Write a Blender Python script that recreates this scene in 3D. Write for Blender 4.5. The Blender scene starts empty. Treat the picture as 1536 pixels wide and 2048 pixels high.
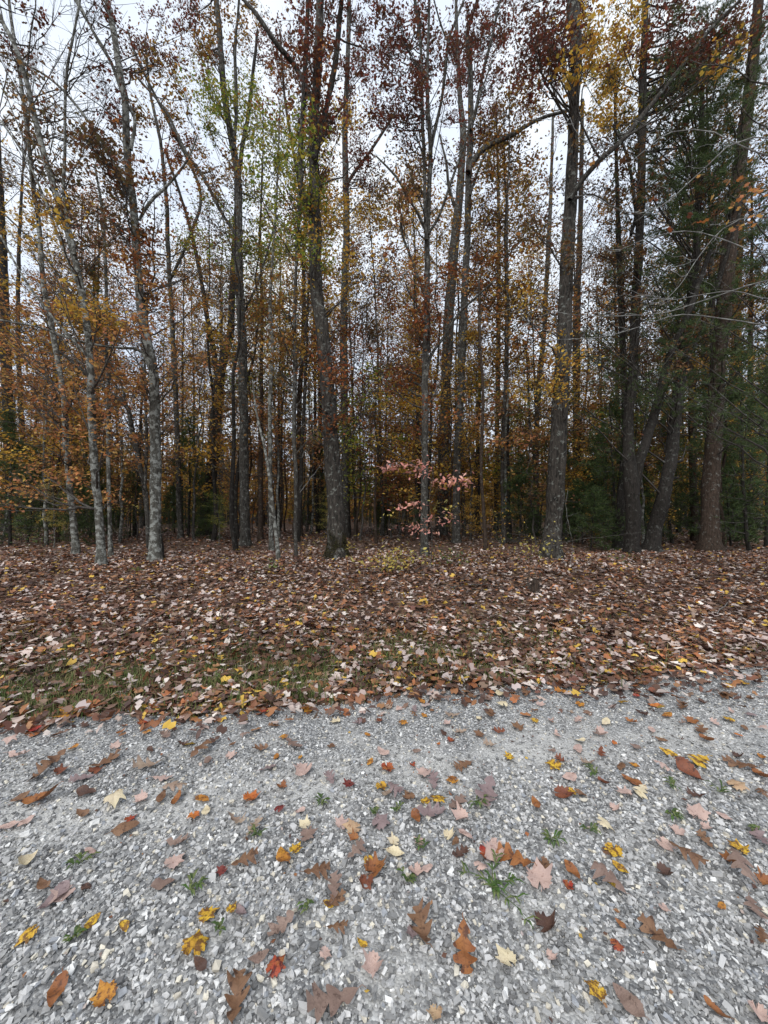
import bpy, math, random
import numpy as np
from mathutils import Vector, Matrix

random.seed(7)
RNG = np.random.default_rng(7)
C = bpy.context.scene.collection
SC = bpy.context.scene

# ------------------------------------------------------------------ camera
CAM_Z = 1.55
PITCH = math.atan(11.0 / 768.0)
cam_d = bpy.data.cameras.new('camera')
cam = bpy.data.objects.new('camera', cam_d)
C.objects.link(cam)
cam_d.sensor_fit = 'HORIZONTAL'
cam_d.sensor_width = 36.0
cam_d.lens = 18.0
cam_d.clip_start = 0.05
cam_d.clip_end = 2000.0
cam.location = (0, 0, CAM_Z)
cam.rotation_euler = (math.pi / 2 + PITCH, 0, 0)
SC.camera = cam

# ------------------------------------------------------------------ world, sun, exposure
SUN_EL, SUN_AZ = math.radians(48), math.radians(200)
w = bpy.data.worlds.new('World')
SC.world = w
w.use_nodes = True
nt = w.node_tree
nt.nodes.clear()
out = nt.nodes.new('ShaderNodeOutputWorld')
bg = nt.nodes.new('ShaderNodeBackground')
sky = nt.nodes.new('ShaderNodeTexSky')
sky.sky_type = 'NISHITA'
sky.sun_disc = False
sky.sun_elevation = SUN_EL
sky.sun_rotation = SUN_AZ
sky.dust_density = 2.5
hsv = nt.nodes.new('ShaderNodeHueSaturation')
hsv.inputs['Saturation'].default_value = 0.16
# an even cloud layer over the clear sky
cl = nt.nodes.new('ShaderNodeTexNoise')
cl.inputs['Scale'].default_value = 2.2
cl.inputs['Detail'].default_value = 5
crp = nt.nodes.new('ShaderNodeValToRGB')
crp.color_ramp.elements[0].position = 0.35
crp.color_ramp.elements[0].color = (9.6, 10.3, 11.9, 1)
crp.color_ramp.elements[1].position = 0.68
crp.color_ramp.elements[1].color = (12.4, 12.8, 13.6, 1)
crp.color_ramp.elements[0].color = (0.60, 0.70, 0.88, 1)
crp.color_ramp.elements[1].color = (0.90, 0.95, 1.0, 1)
scl = nt.nodes.new('ShaderNodeVectorMath')
scl.operation = 'SCALE'
scl.inputs['Scale'].default_value = 9.2
mixw = nt.nodes.new('ShaderNodeMix')
mixw.data_type = 'RGBA'
mixw.inputs[0].default_value = 0.88
nt.links.new(sky.outputs[0], hsv.inputs['Color'])
nt.links.new(hsv.outputs[0], mixw.inputs[6])
nt.links.new(cl.outputs['Fac'], crp.inputs[0])
nt.links.new(crp.outputs[0], scl.inputs[0])
nt.links.new(scl.outputs[0], mixw.inputs[7])
nt.links.new(mixw.outputs[2], bg.inputs['Color'])
bg.inputs['Strength'].default_value = 0.10
nt.links.new(bg.outputs[0], out.inputs['Surface'])

sun_d = bpy.data.lights.new('sun', 'SUN')
sun_d.energy = 1.5
sun_d.angle = math.radians(40)
sun_d.color = (1.0, 0.97, 0.93)
sun = bpy.data.objects.new('sun', sun_d)
C.objects.link(sun)
sdir = Vector((math.sin(SUN_AZ) * math.cos(SUN_EL), math.cos(SUN_AZ) * math.cos(SUN_EL), math.sin(SUN_EL)))
sun.rotation_euler = sdir.to_track_quat('Z', 'Y').to_euler()
SC.view_settings.view_transform = 'Standard'
SC.view_settings.look = 'None'
SC.view_settings.exposure = 0.55
SC.view_settings.gamma = 1.0
SC.view_settings.use_curve_mapping = False
try:
    SC.cycles.max_bounces = 6
    SC.cycles.transparent_max_bounces = 4
    SC.cycles.use_denoising = True
except Exception:
    pass


# ------------------------------------------------------------------ helpers
def ss(t):
    t = np.clip(t, 0, 1)
    return t * t * (3 - 2 * t)


def wob(x, y):
    return (np.sin(x * 1.3 + 0.7 * y + 1.1) * 0.5 + np.sin(0.53 * x - 1.1 * y + 2.0) * 0.6 + np.sin(2.9 * x + 2.3 * y) * 0.25
            + np.sin(5.3 * x - 4.1 * y + 0.4) * 0.12)


def edge_y(x):                                   # where the gravel ends and the verge begins
    return 3.22 + 0.17 * x + 0.06 * np.sin(2.1 * x + .5) + 0.04 * np.sin(5.3 * x)


def ground(x, y):
    x = np.asarray(x, float); y = np.asarray(y, float)
    e = y - (3.25 + 0.17 * x)
    h = 0.5 * ss(e / 7.0) + 0.22 * ss((e - 7) / 18.0)
    h = h + wob(x, y) * 0.028 * ss(e / 2.0)
    h = h + 0.006 * np.sin(x * 1.9) * np.sin(y * 2.3)
    # low eroded bank in front of the big right trunk
    h = h + 9.0 * ss((y - 60) / 160.0)
    h = h + 0.10 * np.exp(-((x - 2.6) / 1.6) ** 2 - ((y - 7.9) / 0.5) ** 2)
    return h


def ray(px, py):
    v = Vector(((px - 768.0) / 768.0, 1.0, -(py - 1024.0) / 768.0))
    c, s = math.cos(PITCH), math.sin(PITCH)
    return Vector((v.x, v.y * c - v.z * s, v.y * s + v.z * c))


def P(px, py, Y):
    d = ray(px, py)
    t = Y / d.y
    return np.array((d.x * t, Y, CAM_Z + d.z * t))


def hit(px, py):
    d = ray(px, py)
    t = 0.6
    while t < 80:
        x, y, z = d.x * t, d.y * t, CAM_Z + d.z * t
        if z <= float(ground(x, y)):
            return np.array((x, y, float(ground(x, y))))
        t *= 1.004
    return np.array((d.x * 80, d.y * 80, 0.7))


def to_px(p):
    c, s = math.cos(PITCH), math.sin(PITCH)
    x, y, z = p[0], p[1], p[2] - CAM_Z
    yy = y * c + z * s
    zz = -y * s + z * c
    return 768 + 768 * x / yy, 1024 - 768 * zz / yy


def mesh_np(name, V, flat, counts, smooth=False):
    me = bpy.data.meshes.new(name)
    V = np.ascontiguousarray(V, dtype=np.float32).reshape(-1, 3)
    flat = np.ascontiguousarray(flat, dtype=np.int32).ravel()
    counts = np.ascontiguousarray(counts, dtype=np.int32).ravel()
    me.vertices.add(len(V)); me.vertices.foreach_set('co', V.ravel())
    me.loops.add(len(flat)); me.loops.foreach_set('vertex_index', flat)
    me.polygons.add(len(counts))
    st = np.zeros(len(counts), np.int32); st[1:] = np.cumsum(counts)[:-1]
    me.polygons.foreach_set('loop_start', st)
    me.update(calc_edges=True)
    me.polygons.foreach_set('use_smooth', np.full(len(counts), smooth, bool))
    return me


def link(name, me, mat=None, parent=None):
    o = bpy.data.objects.new(name, me)
    C.objects.link(o)
    if mat is not None and me is not None and len(me.materials) == 0:
        me.materials.append(mat)
    if parent is not None:
        o.parent = parent
    return o


def tag(o, label=None, cat=None, group=None, kind=None):
    if label: o['label'] = label
    if cat: o['category'] = cat
    if group: o['group'] = group
    if kind: o['kind'] = kind
    return o


def empty(name, loc):
    o = bpy.data.objects.new(name, None)
    o.location = Vector([float(v) for v in loc])
    o.empty_display_size = 0.2
    C.objects.link(o)
    return o


class Tubes:
    """Tapered round limbs collected and turned into one mesh."""
    def __init__(self):
        self.t = []

    def add(self, pts, radii, K=6):
        self.t.append((np.asarray(pts, float), np.asarray(radii, float), K))

    def arrays(self, origin):
        groups = {}
        for p, r, k in self.t:
            groups.setdefault((len(p), k), []).append((p, r))
        Vs, Fs, Cs, off = [], [], [], 0
        for (M, K), lst in groups.items():
            Pp = np.stack([a for a, _ in lst]); R = np.stack([b for _, b in lst])
            T = np.gradient(Pp, axis=1)
            T /= np.linalg.norm(T, axis=2, keepdims=True) + 1e-9
            mean = Pp[:, -1] - Pp[:, 0]
            mean /= np.linalg.norm(mean, axis=1, keepdims=True) + 1e-9
            ref = np.where(np.abs(mean[:, 2:3]) > 0.7, np.array([[0.0, 1.0, 0.0]]), np.array([[0.0, 0.0, 1.0]]))[:, None, :]
            U = np.cross(T, np.broadcast_to(ref, T.shape)); U /= np.linalg.norm(U, axis=2, keepdims=True) + 1e-9
            W = np.cross(T, U)
            a = np.linspace(0, 2 * np.pi, K, endpoint=False)
            ring = (U[:, :, None, :] * np.cos(a)[None, None, :, None] + W[:, :, None, :] * np.sin(a)[None, None, :, None])
            V = Pp[:, :, None, :] + ring * (R[:, :, None, None] if R.ndim == 2 else R[..., None])
            n = len(lst)
            base = off + np.arange(n)[:, None, None] * (M * K)
            i = np.arange(M - 1)[None, :, None] * K
            j = np.arange(K)[None, None, :]
            j2 = (j + 1) % K
            q = np.stack([base + i + j, base + i + j2, base + i + K + j2, base + i + K + j], axis=-1).reshape(-1, 4)
            Vs.append(V.reshape(-1, 3) - origin); Fs.append(q.ravel()); Cs.append(np.full(len(q), 4))
            # end cap
            cap = (off + np.arange(n)[:, None] * (M * K) + (M - 1) * K + np.arange(K)[None, :])
            Fs.append(cap.ravel()); Cs.append(np.full(n, K))
            off += n * M * K
        return np.concatenate(Vs), np.concatenate(Fs), np.concatenate(Cs)

    def mesh(self, name, origin=(0, 0, 0), smooth=True):
        V, F, Cn = self.arrays(np.asarray(origin, float))
        return mesh_np(name, V, F, Cn, smooth)


def catmull(pts, n):
    pts = np.asarray(pts, float)
    if len(pts) < 3:
        t = np.linspace(0, 1, n)[:, None]
        return pts[0] * (1 - t) + pts[-1] * t
    d = np.r_[0, np.cumsum(np.linalg.norm(np.diff(pts[:, :3], axis=0), axis=1))]
    u = np.linspace(0, d[-1], n)
    out_ = np.zeros((n, pts.shape[1]))
    ext = np.vstack([2 * pts[0] - pts[1], pts, 2 * pts[-1] - pts[-2]])
    idx = np.clip(np.searchsorted(d, u, side='right') - 1, 0, len(pts) - 2)
    for k in range(n):
        i = idx[k]; t = (u[k] - d[i]) / max(d[i + 1] - d[i], 1e-9)
        p0, p1, p2, p3 = ext[i], ext[i + 1], ext[i + 2], ext[i + 3]
        out_[k] = 0.5 * ((2 * p1) + (-p0 + p2) * t + (2 * p0 - 5 * p1 + 4 * p2 - p3) * t * t + (-p0 + 3 * p1 - 3 * p2 + p3) * t ** 3)
    return out_


# leaf outlines, one n-gon per leaf
MAPLE8 = np.array([(0, -.40, 0), (.48, -.14, .06), (.25, .06, .03), (.40, .40, .08), (0, .56, .05), (-.38, .38, .08), (-.24, .05, .03), (-.48, -.16, .06)], float)
OAK8 = np.array([(0, -.55, 0), (.24, -.14, .06), (.13, .04, .02), (.28, .24, .07), (0, .55, .05), (-.26, .2, .07), (-.12, .0, .02), (-.22, -.16, .06)], float)
OVAL6 = np.array([(0, -.5, 0), (.2, -.2, .06), (.22, .15, .06), (0, .5, 0), (-.22, .15, .06), (-.2, -.2, .06)], float)
QUAD4 = np.array([(0, -.5, 0), (.36, .0, .05), (0, .5, 0), (-.36, .02, .05)], float)


def rand_frames(n, tilt, rng):
    """rotation matrices: random yaw, leaf plane tipped away from level by about `tilt` radians"""
    yaw = rng.uniform(0, 2 * np.pi, n); ax = rng.uniform(0, 2 * np.pi, n)
    tl = np.abs(rng.normal(0, tilt, n))
    c, s = np.cos(yaw), np.sin(yaw)
    Rz = np.zeros((n, 3, 3)); Rz[:, 0, 0] = c; Rz[:, 0, 1] = -s; Rz[:, 1, 0] = s; Rz[:, 1, 1] = c; Rz[:, 2, 2] = 1
    k = np.stack([np.cos(ax), np.sin(ax), np.zeros(n)], 1)
    K = np.zeros((n, 3, 3))
    K[:, 0, 2] = k[:, 1]; K[:, 1, 2] = -k[:, 0]; K[:, 2, 0] = -k[:, 1]; K[:, 2, 1] = k[:, 0]
    I = np.eye(3)[None]
    Rt = I + np.sin(tl)[:, None, None] * K + (1 - np.cos(tl))[:, None, None] * (K @ K)
    return Rt @ Rz


def leaf_arrays(pts, size, tmpl, tilt, rng):
    n, T = len(pts), len(tmpl)
    R = rand_frames(n, tilt, rng)
    t = tmpl[None] * np.asarray(size)[:, None, None]
    t = t * np.stack([rng.uniform(.75, 1.15, n), np.ones(n), rng.uniform(-2.5, 3.5, n)], 1)[:, None, :]
    V = np.einsum('nij,ntj->nti', R, t) + pts[:, None, :]
    return V.reshape(-1, 3), np.arange(n * T), np.full(n, T)


def leaves_mesh(name, pts, size, tmpls, tilt, rng, origin=(0, 0, 0)):
    pts = np.asarray(pts) - np.asarray(origin)
    k = rng.integers(0, len(tmpls), len(pts))
    Vs, Fs, Cs, off = [], [], [], 0
    for i, tm in enumerate(tmpls):
        m = k == i
        if not m.any(): continue
        V, F, Cn = leaf_arrays(pts[m], np.asarray(size)[m], tm, tilt, rng)
        Vs.append(V); Fs.append(F + off); Cs.append(Cn); off += len(V)
    return mesh_np(name, np.concatenate(Vs), np.concatenate(Fs), np.concatenate(Cs))


def tuft_mesh(name, pts, dirs, rng, per=9, length=.10, width=.007, origin=(0, 0, 0)):
    pts = np.asarray(pts) - np.asarray(origin)
    n = len(pts)
    D = np.asarray(dirs)[:, None, :] * 0.75 + rng.normal(0, .6, (n, per, 3))
    D /= np.linalg.norm(D, axis=2, keepdims=True)
    S = np.cross(D, rng.normal(0, 1, (n, per, 3))); S /= np.linalg.norm(S, axis=2, keepdims=True)
    L = length * rng.uniform(.6, 1.15, (n, per, 1))
    a = pts[:, None, :] + S * width * .5
    b = pts[:, None, :] - S * width * .5
    c = pts[:, None, :] + D * L
    V = np.stack([a, b, c], 2).reshape(-1, 3)
    return mesh_np(name, V, np.arange(len(V)), np.full(n * per, 3))


# ------------------------------------------------------------------ materials
def new_mat(name):
    m = bpy.data.materials.new(name); m.use_nodes = True
    t = m.node_tree; t.nodes.clear()
    o = t.nodes.new('ShaderNodeOutputMaterial')
    return m, t, o


def ramp(t, stops, interp='LINEAR'):
    r = t.nodes.new('ShaderNodeValToRGB'); cr = r.color_ramp; cr.interpolation = interp
    while len(cr.elements) < len(stops): cr.elements.new(0.5)
    for e, (p, c) in zip(cr.elements, stops):
        e.position = p; e.color = (*c, 1)
    return r


def leaf_mat(name, cols, trans=0.35, rough=0.6, vary=0.35):
    m, t, o = new_mat(name)
    g = t.nodes.new('ShaderNodeNewGeometry')
    n = len(cols)
    r = ramp(t, [(i / n, c) for i, c in enumerate(cols)], 'CONSTANT')
    t.links.new(g.outputs['Random Per Island'], r.inputs[0])
    ns = t.nodes.new('ShaderNodeTexNoise'); ns.inputs['Scale'].default_value = 1.1; ns.inputs['Detail'].default_value = 3
    tc = t.nodes.new('ShaderNodeTexCoord'); t.links.new(tc.outputs['Object'], ns.inputs['Vector'])
    mr = t.nodes.new('ShaderNodeMapRange'); mr.inputs[1].default_value = .3; mr.inputs[2].default_value = .7
    mr.inputs[3].default_value = 1 - vary; mr.inputs[4].default_value = 1 + vary
    t.links.new(ns.outputs['Fac'], mr.inputs[0])
    mu = t.nodes.new('ShaderNodeVectorMath'); mu.operation = 'SCALE'
    t.links.new(r.outputs[0], mu.inputs[0]); t.links.new(mr.outputs[0], mu.inputs['Scale'])
    b = t.nodes.new('ShaderNodeBsdfPrincipled'); b.inputs['Roughness'].default_value = rough
    b.inputs['Specular IOR Level'].default_value = 0.25
    t.links.new(mu.outputs[0], b.inputs['Base Color'])
    if trans > 0:
        tr = t.nodes.new('ShaderNodeBsdfTranslucent'); t.links.new(mu.outputs[0], tr.inputs[0])
        mx = t.nodes.new('ShaderNodeMixShader'); mx.inputs[0].default_value = trans
        t.links.new(b.outputs[0], mx.inputs[1]); t.links.new(tr.outputs[0], mx.inputs[2])
        t.links.new(mx.outputs[0], o.inputs[0])
    else:
        t.links.new(b.outputs[0], o.inputs[0])
    return m


def bark_mat(name, dark, mid, lichen, amount, furrow=14.0, bump=0.9):
    m, t, o = new_mat(name)
    tc = t.nodes.new('ShaderNodeTexCoord')
    mp = t.nodes.new('ShaderNodeMapping'); mp.inputs['Scale'].default_value = (1, 1, 0.22)
    t.links.new(tc.outputs['Object'], mp.inputs[0])
    n1 = t.nodes.new('ShaderNodeTexNoise'); n1.inputs['Scale'].default_value = furrow * 2.2; n1.inputs['Detail'].default_value = 6; n1.inputs['Roughness'].default_value = .65
    n1.inputs['Distortion'].default_value = .6
    t.links.new(mp.outputs[0], n1.inputs['Vector'])
    r1 = ramp(t, [(0.36, dark), (0.62, mid)])
    t.links.new(n1.outputs['Fac'], r1.inputs[0])
    n2 = t.nodes.new('ShaderNodeTexNoise'); n2.inputs['Scale'].default_value = 9; n2.inputs['Detail'].default_value = 7; n2.inputs['Roughness'].default_value = .7
    t.links.new(tc.outputs['Object'], n2.inputs['Vector'])
    r2 = ramp(t, [(0.60 - amount * .22, (0, 0, 0)), (0.66 - amount * .2, (1, 1, 1))])
    t.links.new(n2.outputs['Fac'], r2.inputs[0])
    mx = t.nodes.new('ShaderNodeMix'); mx.data_type = 'RGBA'
    t.links.new(r2.outputs[0], mx.inputs[0]); t.links.new(r1.outputs[0], mx.inputs[6]); mx.inputs[7].default_value = (*lichen, 1)
    b = t.nodes.new('ShaderNodeBsdfPrincipled'); b.inputs['Roughness'].default_value = .9; b.inputs['Specular IOR Level'].default_value = .2
    t.links.new(mx.outputs[2], b.inputs['Base Color'])
    bp = t.nodes.new('ShaderNodeBump'); bp.inputs['Strength'].default_value = bump; bp.inputs['Distance'].default_value = .03
    t.links.new(n1.outputs['Fac'], bp.inputs['Height']); t.links.new(bp.outputs[0], b.inputs['Normal'])
    t.links.new(b.outputs[0], o.inputs[0])
    return m


BARK = {
    'oak': bark_mat('oak_bark', (.012, .011, .009), (.07, .06, .05), (.16, .165, .145), .2, furrow=10, bump=1.2),
    'lichen': bark_mat('lichen_bark', (.035, .032, .026), (.105, .10, .084), (.25, .255, .23), .5, furrow=9, bump=.6),
    'grey': bark_mat('grey_bark', (.016, .015, .012), (.088, .08, .068), (.17, .17, .152), .3, bump=1.1),
    'brown': bark_mat('brown_bark', (.02, .014, .01), (.068, .047, .034), (.13, .125, .11), .15),
    'dark': bark_mat('dark_bark', (.012, .011, .009), (.04, .034, .029), (.09, .09, .08), .15),
    'twig': bark_mat('twig_bark', (.03, .026, .022), (.09, .08, .07), (.13, .13, .12), .2, bump=.2),
    'pale_twig': bark_mat('pale_twig_bark', (.10, .095, .09), (.19, .185, .175), (.28, .28, .26), .4, bump=.2),
}
PAL = {
    'O': leaf_mat('orange_maple_foliage', [(.58, .27, .09), (.62, .34, .11), (.46, .18, .06), (.56, .35, .11), (.30, .15, .06), (.54, .24, .12), (.20, .11, .05)], .40),
    'R': leaf_mat('russet_foliage', [(.34, .10, .035), (.26, .10, .035), (.38, .15, .045), (.18, .06, .03), (.36, .18, .06), (.14, .065, .03)], .36),
    'M': leaf_mat('maroon_oak_foliage', [(.15, .045, .032), (.11, .04, .03), (.20, .07, .038), (.13, .06, .035), (.25, .065, .042), (.16, .085, .04)], .32),
    'Y': leaf_mat('golden_foliage', [(.60, .38, .06), (.50, .29, .05), (.66, .45, .08), (.42, .22, .04), (.36, .26, .05), (.54, .26, .045)], .40),
    'V': leaf_mat('green_yellow_foliage', [(.20, .27, .04), (.32, .34, .055), (.14, .21, .035), (.45, .38, .06), (.24, .25, .05), (.36, .26, .05)], .40),
    'B': leaf_mat('brown_gold_foliage', [(.32, .17, .045), (.40, .24, .05), (.21, .11, .035), (.27, .19, .045), (.16, .09, .035), (.42, .17, .04)], .36),
    'D': leaf_mat('dull_brown_foliage', [(.17, .105, .05), (.12, .08, .04), (.21, .11, .05), (.14, .115, .05), (.27, .15, .05), (.18, .07, .04)], .32),
    'K': leaf_mat('pink_beech_foliage', [(.74, .35, .29), (.68, .28, .23), (.78, .44, .35), (.62, .30, .20), (.70, .36, .30)], .35, vary=.2),
    'L': leaf_mat('pale_yellow_foliage', [(.55, .46, .12), (.45, .38, .10), (.40, .36, .12), (.5, .35, .08)], .35, vary=.2),
    'S': leaf_mat('seedling_foliage', [(.12, .17, .05), (.09, .14, .045), (.2, .2, .06), (.08, .12, .05)], .35, vary=.2),
    'G': leaf_mat('pine_needles', [(.055, .09, .03), (.075, .115, .035), (.04, .068, .027), (.11, .14, .045)], .2, vary=.3),
}


def soil_mat():
    m, t, o = new_mat('leafy_soil')  # soil
    tc = t.nodes.new('ShaderNodeTexCoord')
    v = t.nodes.new('ShaderNodeTexVoronoi'); v.inputs['Scale'].default_value = 16
    t.links.new(tc.outputs['Object'], v.inputs['Vector'])
    sx = t.nodes.new('ShaderNodeSeparateColor'); t.links.new(v.outputs['Color'], sx.inputs[0])
    r = ramp(t, [(0, (.03, .018, .011)), (.3, (.07, .035, .018)), (.55, (.12, .06, .03)), (.78, (.17, .09, .05)), (.93, (.30, .22, .18)), (1, (.2, .12, .03))])
    t.links.new(sx.outputs[0], r.inputs[0])
    n = t.nodes.new('ShaderNodeTexNoise'); n.inputs['Scale'].default_value = 30; n.inputs['Detail'].default_value = 6
    t.links.new(tc.outputs['Object'], n.inputs['Vector'])
    mr = t.nodes.new('ShaderNodeMapRange'); mr.inputs[1].default_value = .3; mr.inputs[2].default_value = .7; mr.inputs[3].default_value = .5; mr.inputs[4].default_value = 1.2
    t.links.new(n.outputs['Fac'], mr.inputs[0])
    mu = t.nodes.new('ShaderNodeVectorMath'); mu.operation = 'SCALE'
    t.links.new(r.outputs[0], mu.inputs[0]); t.links.new(mr.outputs[0], mu.inputs['Scale'])
    b = t.nodes.new('ShaderNodeBsdfPrincipled'); b.inputs['Roughness'].default_value = .95
    t.links.new(mu.outputs[0], b.inputs['Base Color'])
    bp = t.nodes.new('ShaderNodeBump'); bp.inputs['Strength'].default_value = .8; bp.inputs['Distance'].default_value = .03
    t.links.new(sx.outputs[1], bp.inputs['Height']); t.links.new(bp.outputs[0], b.inputs['Normal'])
    t.links.new(b.outputs[0], o.inputs[0])
    return m


def road_mat():
    m, t, o = new_mat('crushed_stone_dust')
    tc = t.nodes.new('ShaderNodeTexCoord')
    v = t.nodes.new('ShaderNodeTexVoronoi'); v.inputs['Scale'].default_value = 95
    t.links.new(tc.outputs['Object'], v.inputs['Vector'])
    sx = t.nodes.new('ShaderNodeSeparateColor'); t.links.new(v.outputs['Color'], sx.inputs[0])
    r = ramp(t, [(0, (.10, .10, .10)), (.5, (.20, .20, .20)), (.8, (.34, .34, .33)), (1, (.6, .6, .58))])
    t.links.new(sx.outputs[0], r.inputs[0])
    n = t.nodes.new('ShaderNodeTexNoise'); n.inputs['Scale'].default_value = 2.5; n.inputs['Detail'].default_value = 8; n.inputs['Roughness'].default_value = .7
    t.links.new(tc.outputs['Object'], n.inputs['Vector'])
    at = t.nodes.new('ShaderNodeAttribute'); at.attribute_name = 'dust'
    am = t.nodes.new('ShaderNodeMath'); am.operation = 'MULTIPLY_ADD'; am.inputs[1].default_value = .17
    t.links.new(at.outputs['Fac'], am.inputs[0]); t.links.new(n.outputs['Fac'], am.inputs[2])
    r2 = ramp(t, [(.50, (0, 0, 0)), (.70, (.9, .9, .9))]); t.links.new(am.outputs[0], r2.inputs[0])
    mx = t.nodes.new('ShaderNodeMix'); mx.data_type = 'RGBA'
    t.links.new(r2.outputs[0], mx.inputs[0]); t.links.new(r.outputs[0], mx.inputs[6]); mx.inputs[7].default_value = (.48, .47, .44, 1)
    b = t.nodes.new('ShaderNodeBsdfPrincipled'); b.inputs['Roughness'].default_value = .95
    t.links.new(mx.outputs[2], b.inputs['Base Color'])
    bp = t.nodes.new('ShaderNodeBump'); bp.inputs['Strength'].default_value = .7; bp.inputs['Distance'].default_value = .008
    t.links.new(v.outputs['Distance'], bp.inputs['Height']); bp.invert = True
    t.links.new(bp.outputs[0], b.inputs['Normal'])
    t.links.new(b.outputs[0], o.inputs[0])
    return m


def stone_mat(name='gravel_stone', src='island'):
    m, t, o = new_mat(name)
    if src == 'island':
        g = t.nodes.new('ShaderNodeNewGeometry'); rnd = g.outputs['Random Per Island']
    else:
        g = t.nodes.new('ShaderNodeObjectInfo'); rnd = g.outputs['Random']
    r = ramp(t, [(0, (.15, .148, .145)), (.11, (.24, .237, .23)), (.30, (.33, .326, .316)), (.50, (.42, .414, .402)), (.66, (.51, .50, .485)), (.77, (.53, .485, .40)),
                 (.81, (.31, .32, .335)), (.85, (.58, .57, .55)), (.935, (.74, .73, .70)), (.975, (.66, .61, .50))], 'CONSTANT')
    t.links.new(rnd, r.inputs[0])
    tc = t.nodes.new('ShaderNodeTexCoord')
    n = t.nodes.new('ShaderNodeTexNoise'); n.inputs['Scale'].default_value = 90; n.inputs['Detail'].default_value = 5; n.inputs['Roughness'].default_value = .7
    t.links.new(tc.outputs['Object'], n.inputs['Vector'])
    mr = t.nodes.new('ShaderNodeMapRange'); mr.inputs[1].default_value = .3; mr.inputs[2].default_value = .7; mr.inputs[3].default_value = .78; mr.inputs[4].default_value = 1.22
    t.links.new(n.outputs['Fac'], mr.inputs[0])
    mu = t.nodes.new('ShaderNodeVectorMath'); mu.operation = 'SCALE'
    t.links.new(r.outputs[0], mu.inputs[0]); t.links.new(mr.outputs[0], mu.inputs['Scale'])
    b = t.nodes.new('ShaderNodeBsdfPrincipled'); b.inputs['Roughness'].default_value = .95; b.inputs['Specular IOR Level'].default_value = .1
    t.links.new(mu.outputs[0], b.inputs['Base Color'])
    bp = t.nodes.new('ShaderNodeBump'); bp.inputs['Strength'].default_value = .4; bp.inputs['Distance'].default_value = .002
    t.links.new(n.outputs['Fac'], bp.inputs['Height']); t.links.new(bp.outputs[0], b.inputs['Normal'])
    t.links.new(b.outputs[0], o.inputs[0])
    return m


def fallen_mat(name, c1, c2, spot, amount, rough=.55):
    """one fallen leaf: ground colour drifting from c1 to c2 over the blade, with dark spots"""
    m, t, o = new_mat(name)
    tc = t.nodes.new('ShaderNodeTexCoord'); oi = t.nodes.new('ShaderNodeObjectInfo')
    ml = t.nodes.new('ShaderNodeMath'); ml.operation = 'MULTIPLY'; ml.inputs[1].default_value = 37
    t.links.new(oi.outputs['Random'], ml.inputs[0])
    ad = t.nodes.new('ShaderNodeVectorMath'); ad.operation = 'ADD'
    t.links.new(tc.outputs['Object'], ad.inputs[0]); t.links.new(ml.outputs[0], ad.inputs[1])
    n = t.nodes.new('ShaderNodeTexNoise'); n.inputs['Scale'].default_value = 1.6; n.inputs['Detail'].default_value = 4
    t.links.new(ad.outputs[0], n.inputs['Vector'])
    r = ramp(t, [(.35, c1), (.65, c2)]); t.links.new(n.outputs['Fac'], r.inputs[0])
    n2 = t.nodes.new('ShaderNodeTexNoise'); n2.inputs['Scale'].default_value = 4.5; n2.inputs['Detail'].default_value = 6; n2.inputs['Roughness'].default_value = .7
    t.links.new(ad.outputs[0], n2.inputs['Vector'])
    r2 = ramp(t, [(.60 - amount * .2, (0, 0, 0)), (.66 - amount * .18, (1, 1, 1))]); t.links.new(n2.outputs['Fac'], r2.inputs[0])
    mx = t.nodes.new('ShaderNodeMix'); mx.data_type = 'RGBA'
    t.links.new(r2.outputs[0], mx.inputs[0]); t.links.new(r.outputs[0], mx.inputs[6]); mx.inputs[7].default_value = (*spot, 1)
    va = t.nodes.new('ShaderNodeAttribute'); va.attribute_name = 'vein'
    vp = t.nodes.new('ShaderNodeMath'); vp.operation = 'POWER'; vp.inputs[1].default_value = 7
    vm = t.nodes.new('ShaderNodeMath'); vm.operation = 'MULTIPLY'; vm.inputs[1].default_value = .55
    t.links.new(va.outputs['Fac'], vp.inputs[0]); t.links.new(vp.outputs[0], vm.inputs[0])
    mv = t.nodes.new('ShaderNodeMix'); mv.data_type = 'RGBA'; mv.inputs[7].default_value = (*[min(.8, .35 * q + .65 * s_) for q, s_ in zip(c1, spot)], 1)
    t.links.new(vm.outputs[0], mv.inputs[0]); t.links.new(mx.outputs[2], mv.inputs[6])
    b = t.nodes.new('ShaderNodeBsdfPrincipled'); b.inputs['Roughness'].default_value = rough; b.inputs['Specular IOR Level'].default_value = .35
    t.links.new(mv.outputs[2], b.inputs['Base Color'])
    bp = t.nodes.new('ShaderNodeBump'); bp.inputs['Strength'].default_value = .4; bp.inputs['Distance'].default_value = .012
    t.links.new(n2.outputs['Fac'], bp.inputs['Height']); t.links.new(bp.outputs[0], b.inputs['Normal'])
    t.links.new(b.outputs[0], o.inputs[0])
    return m


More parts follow.
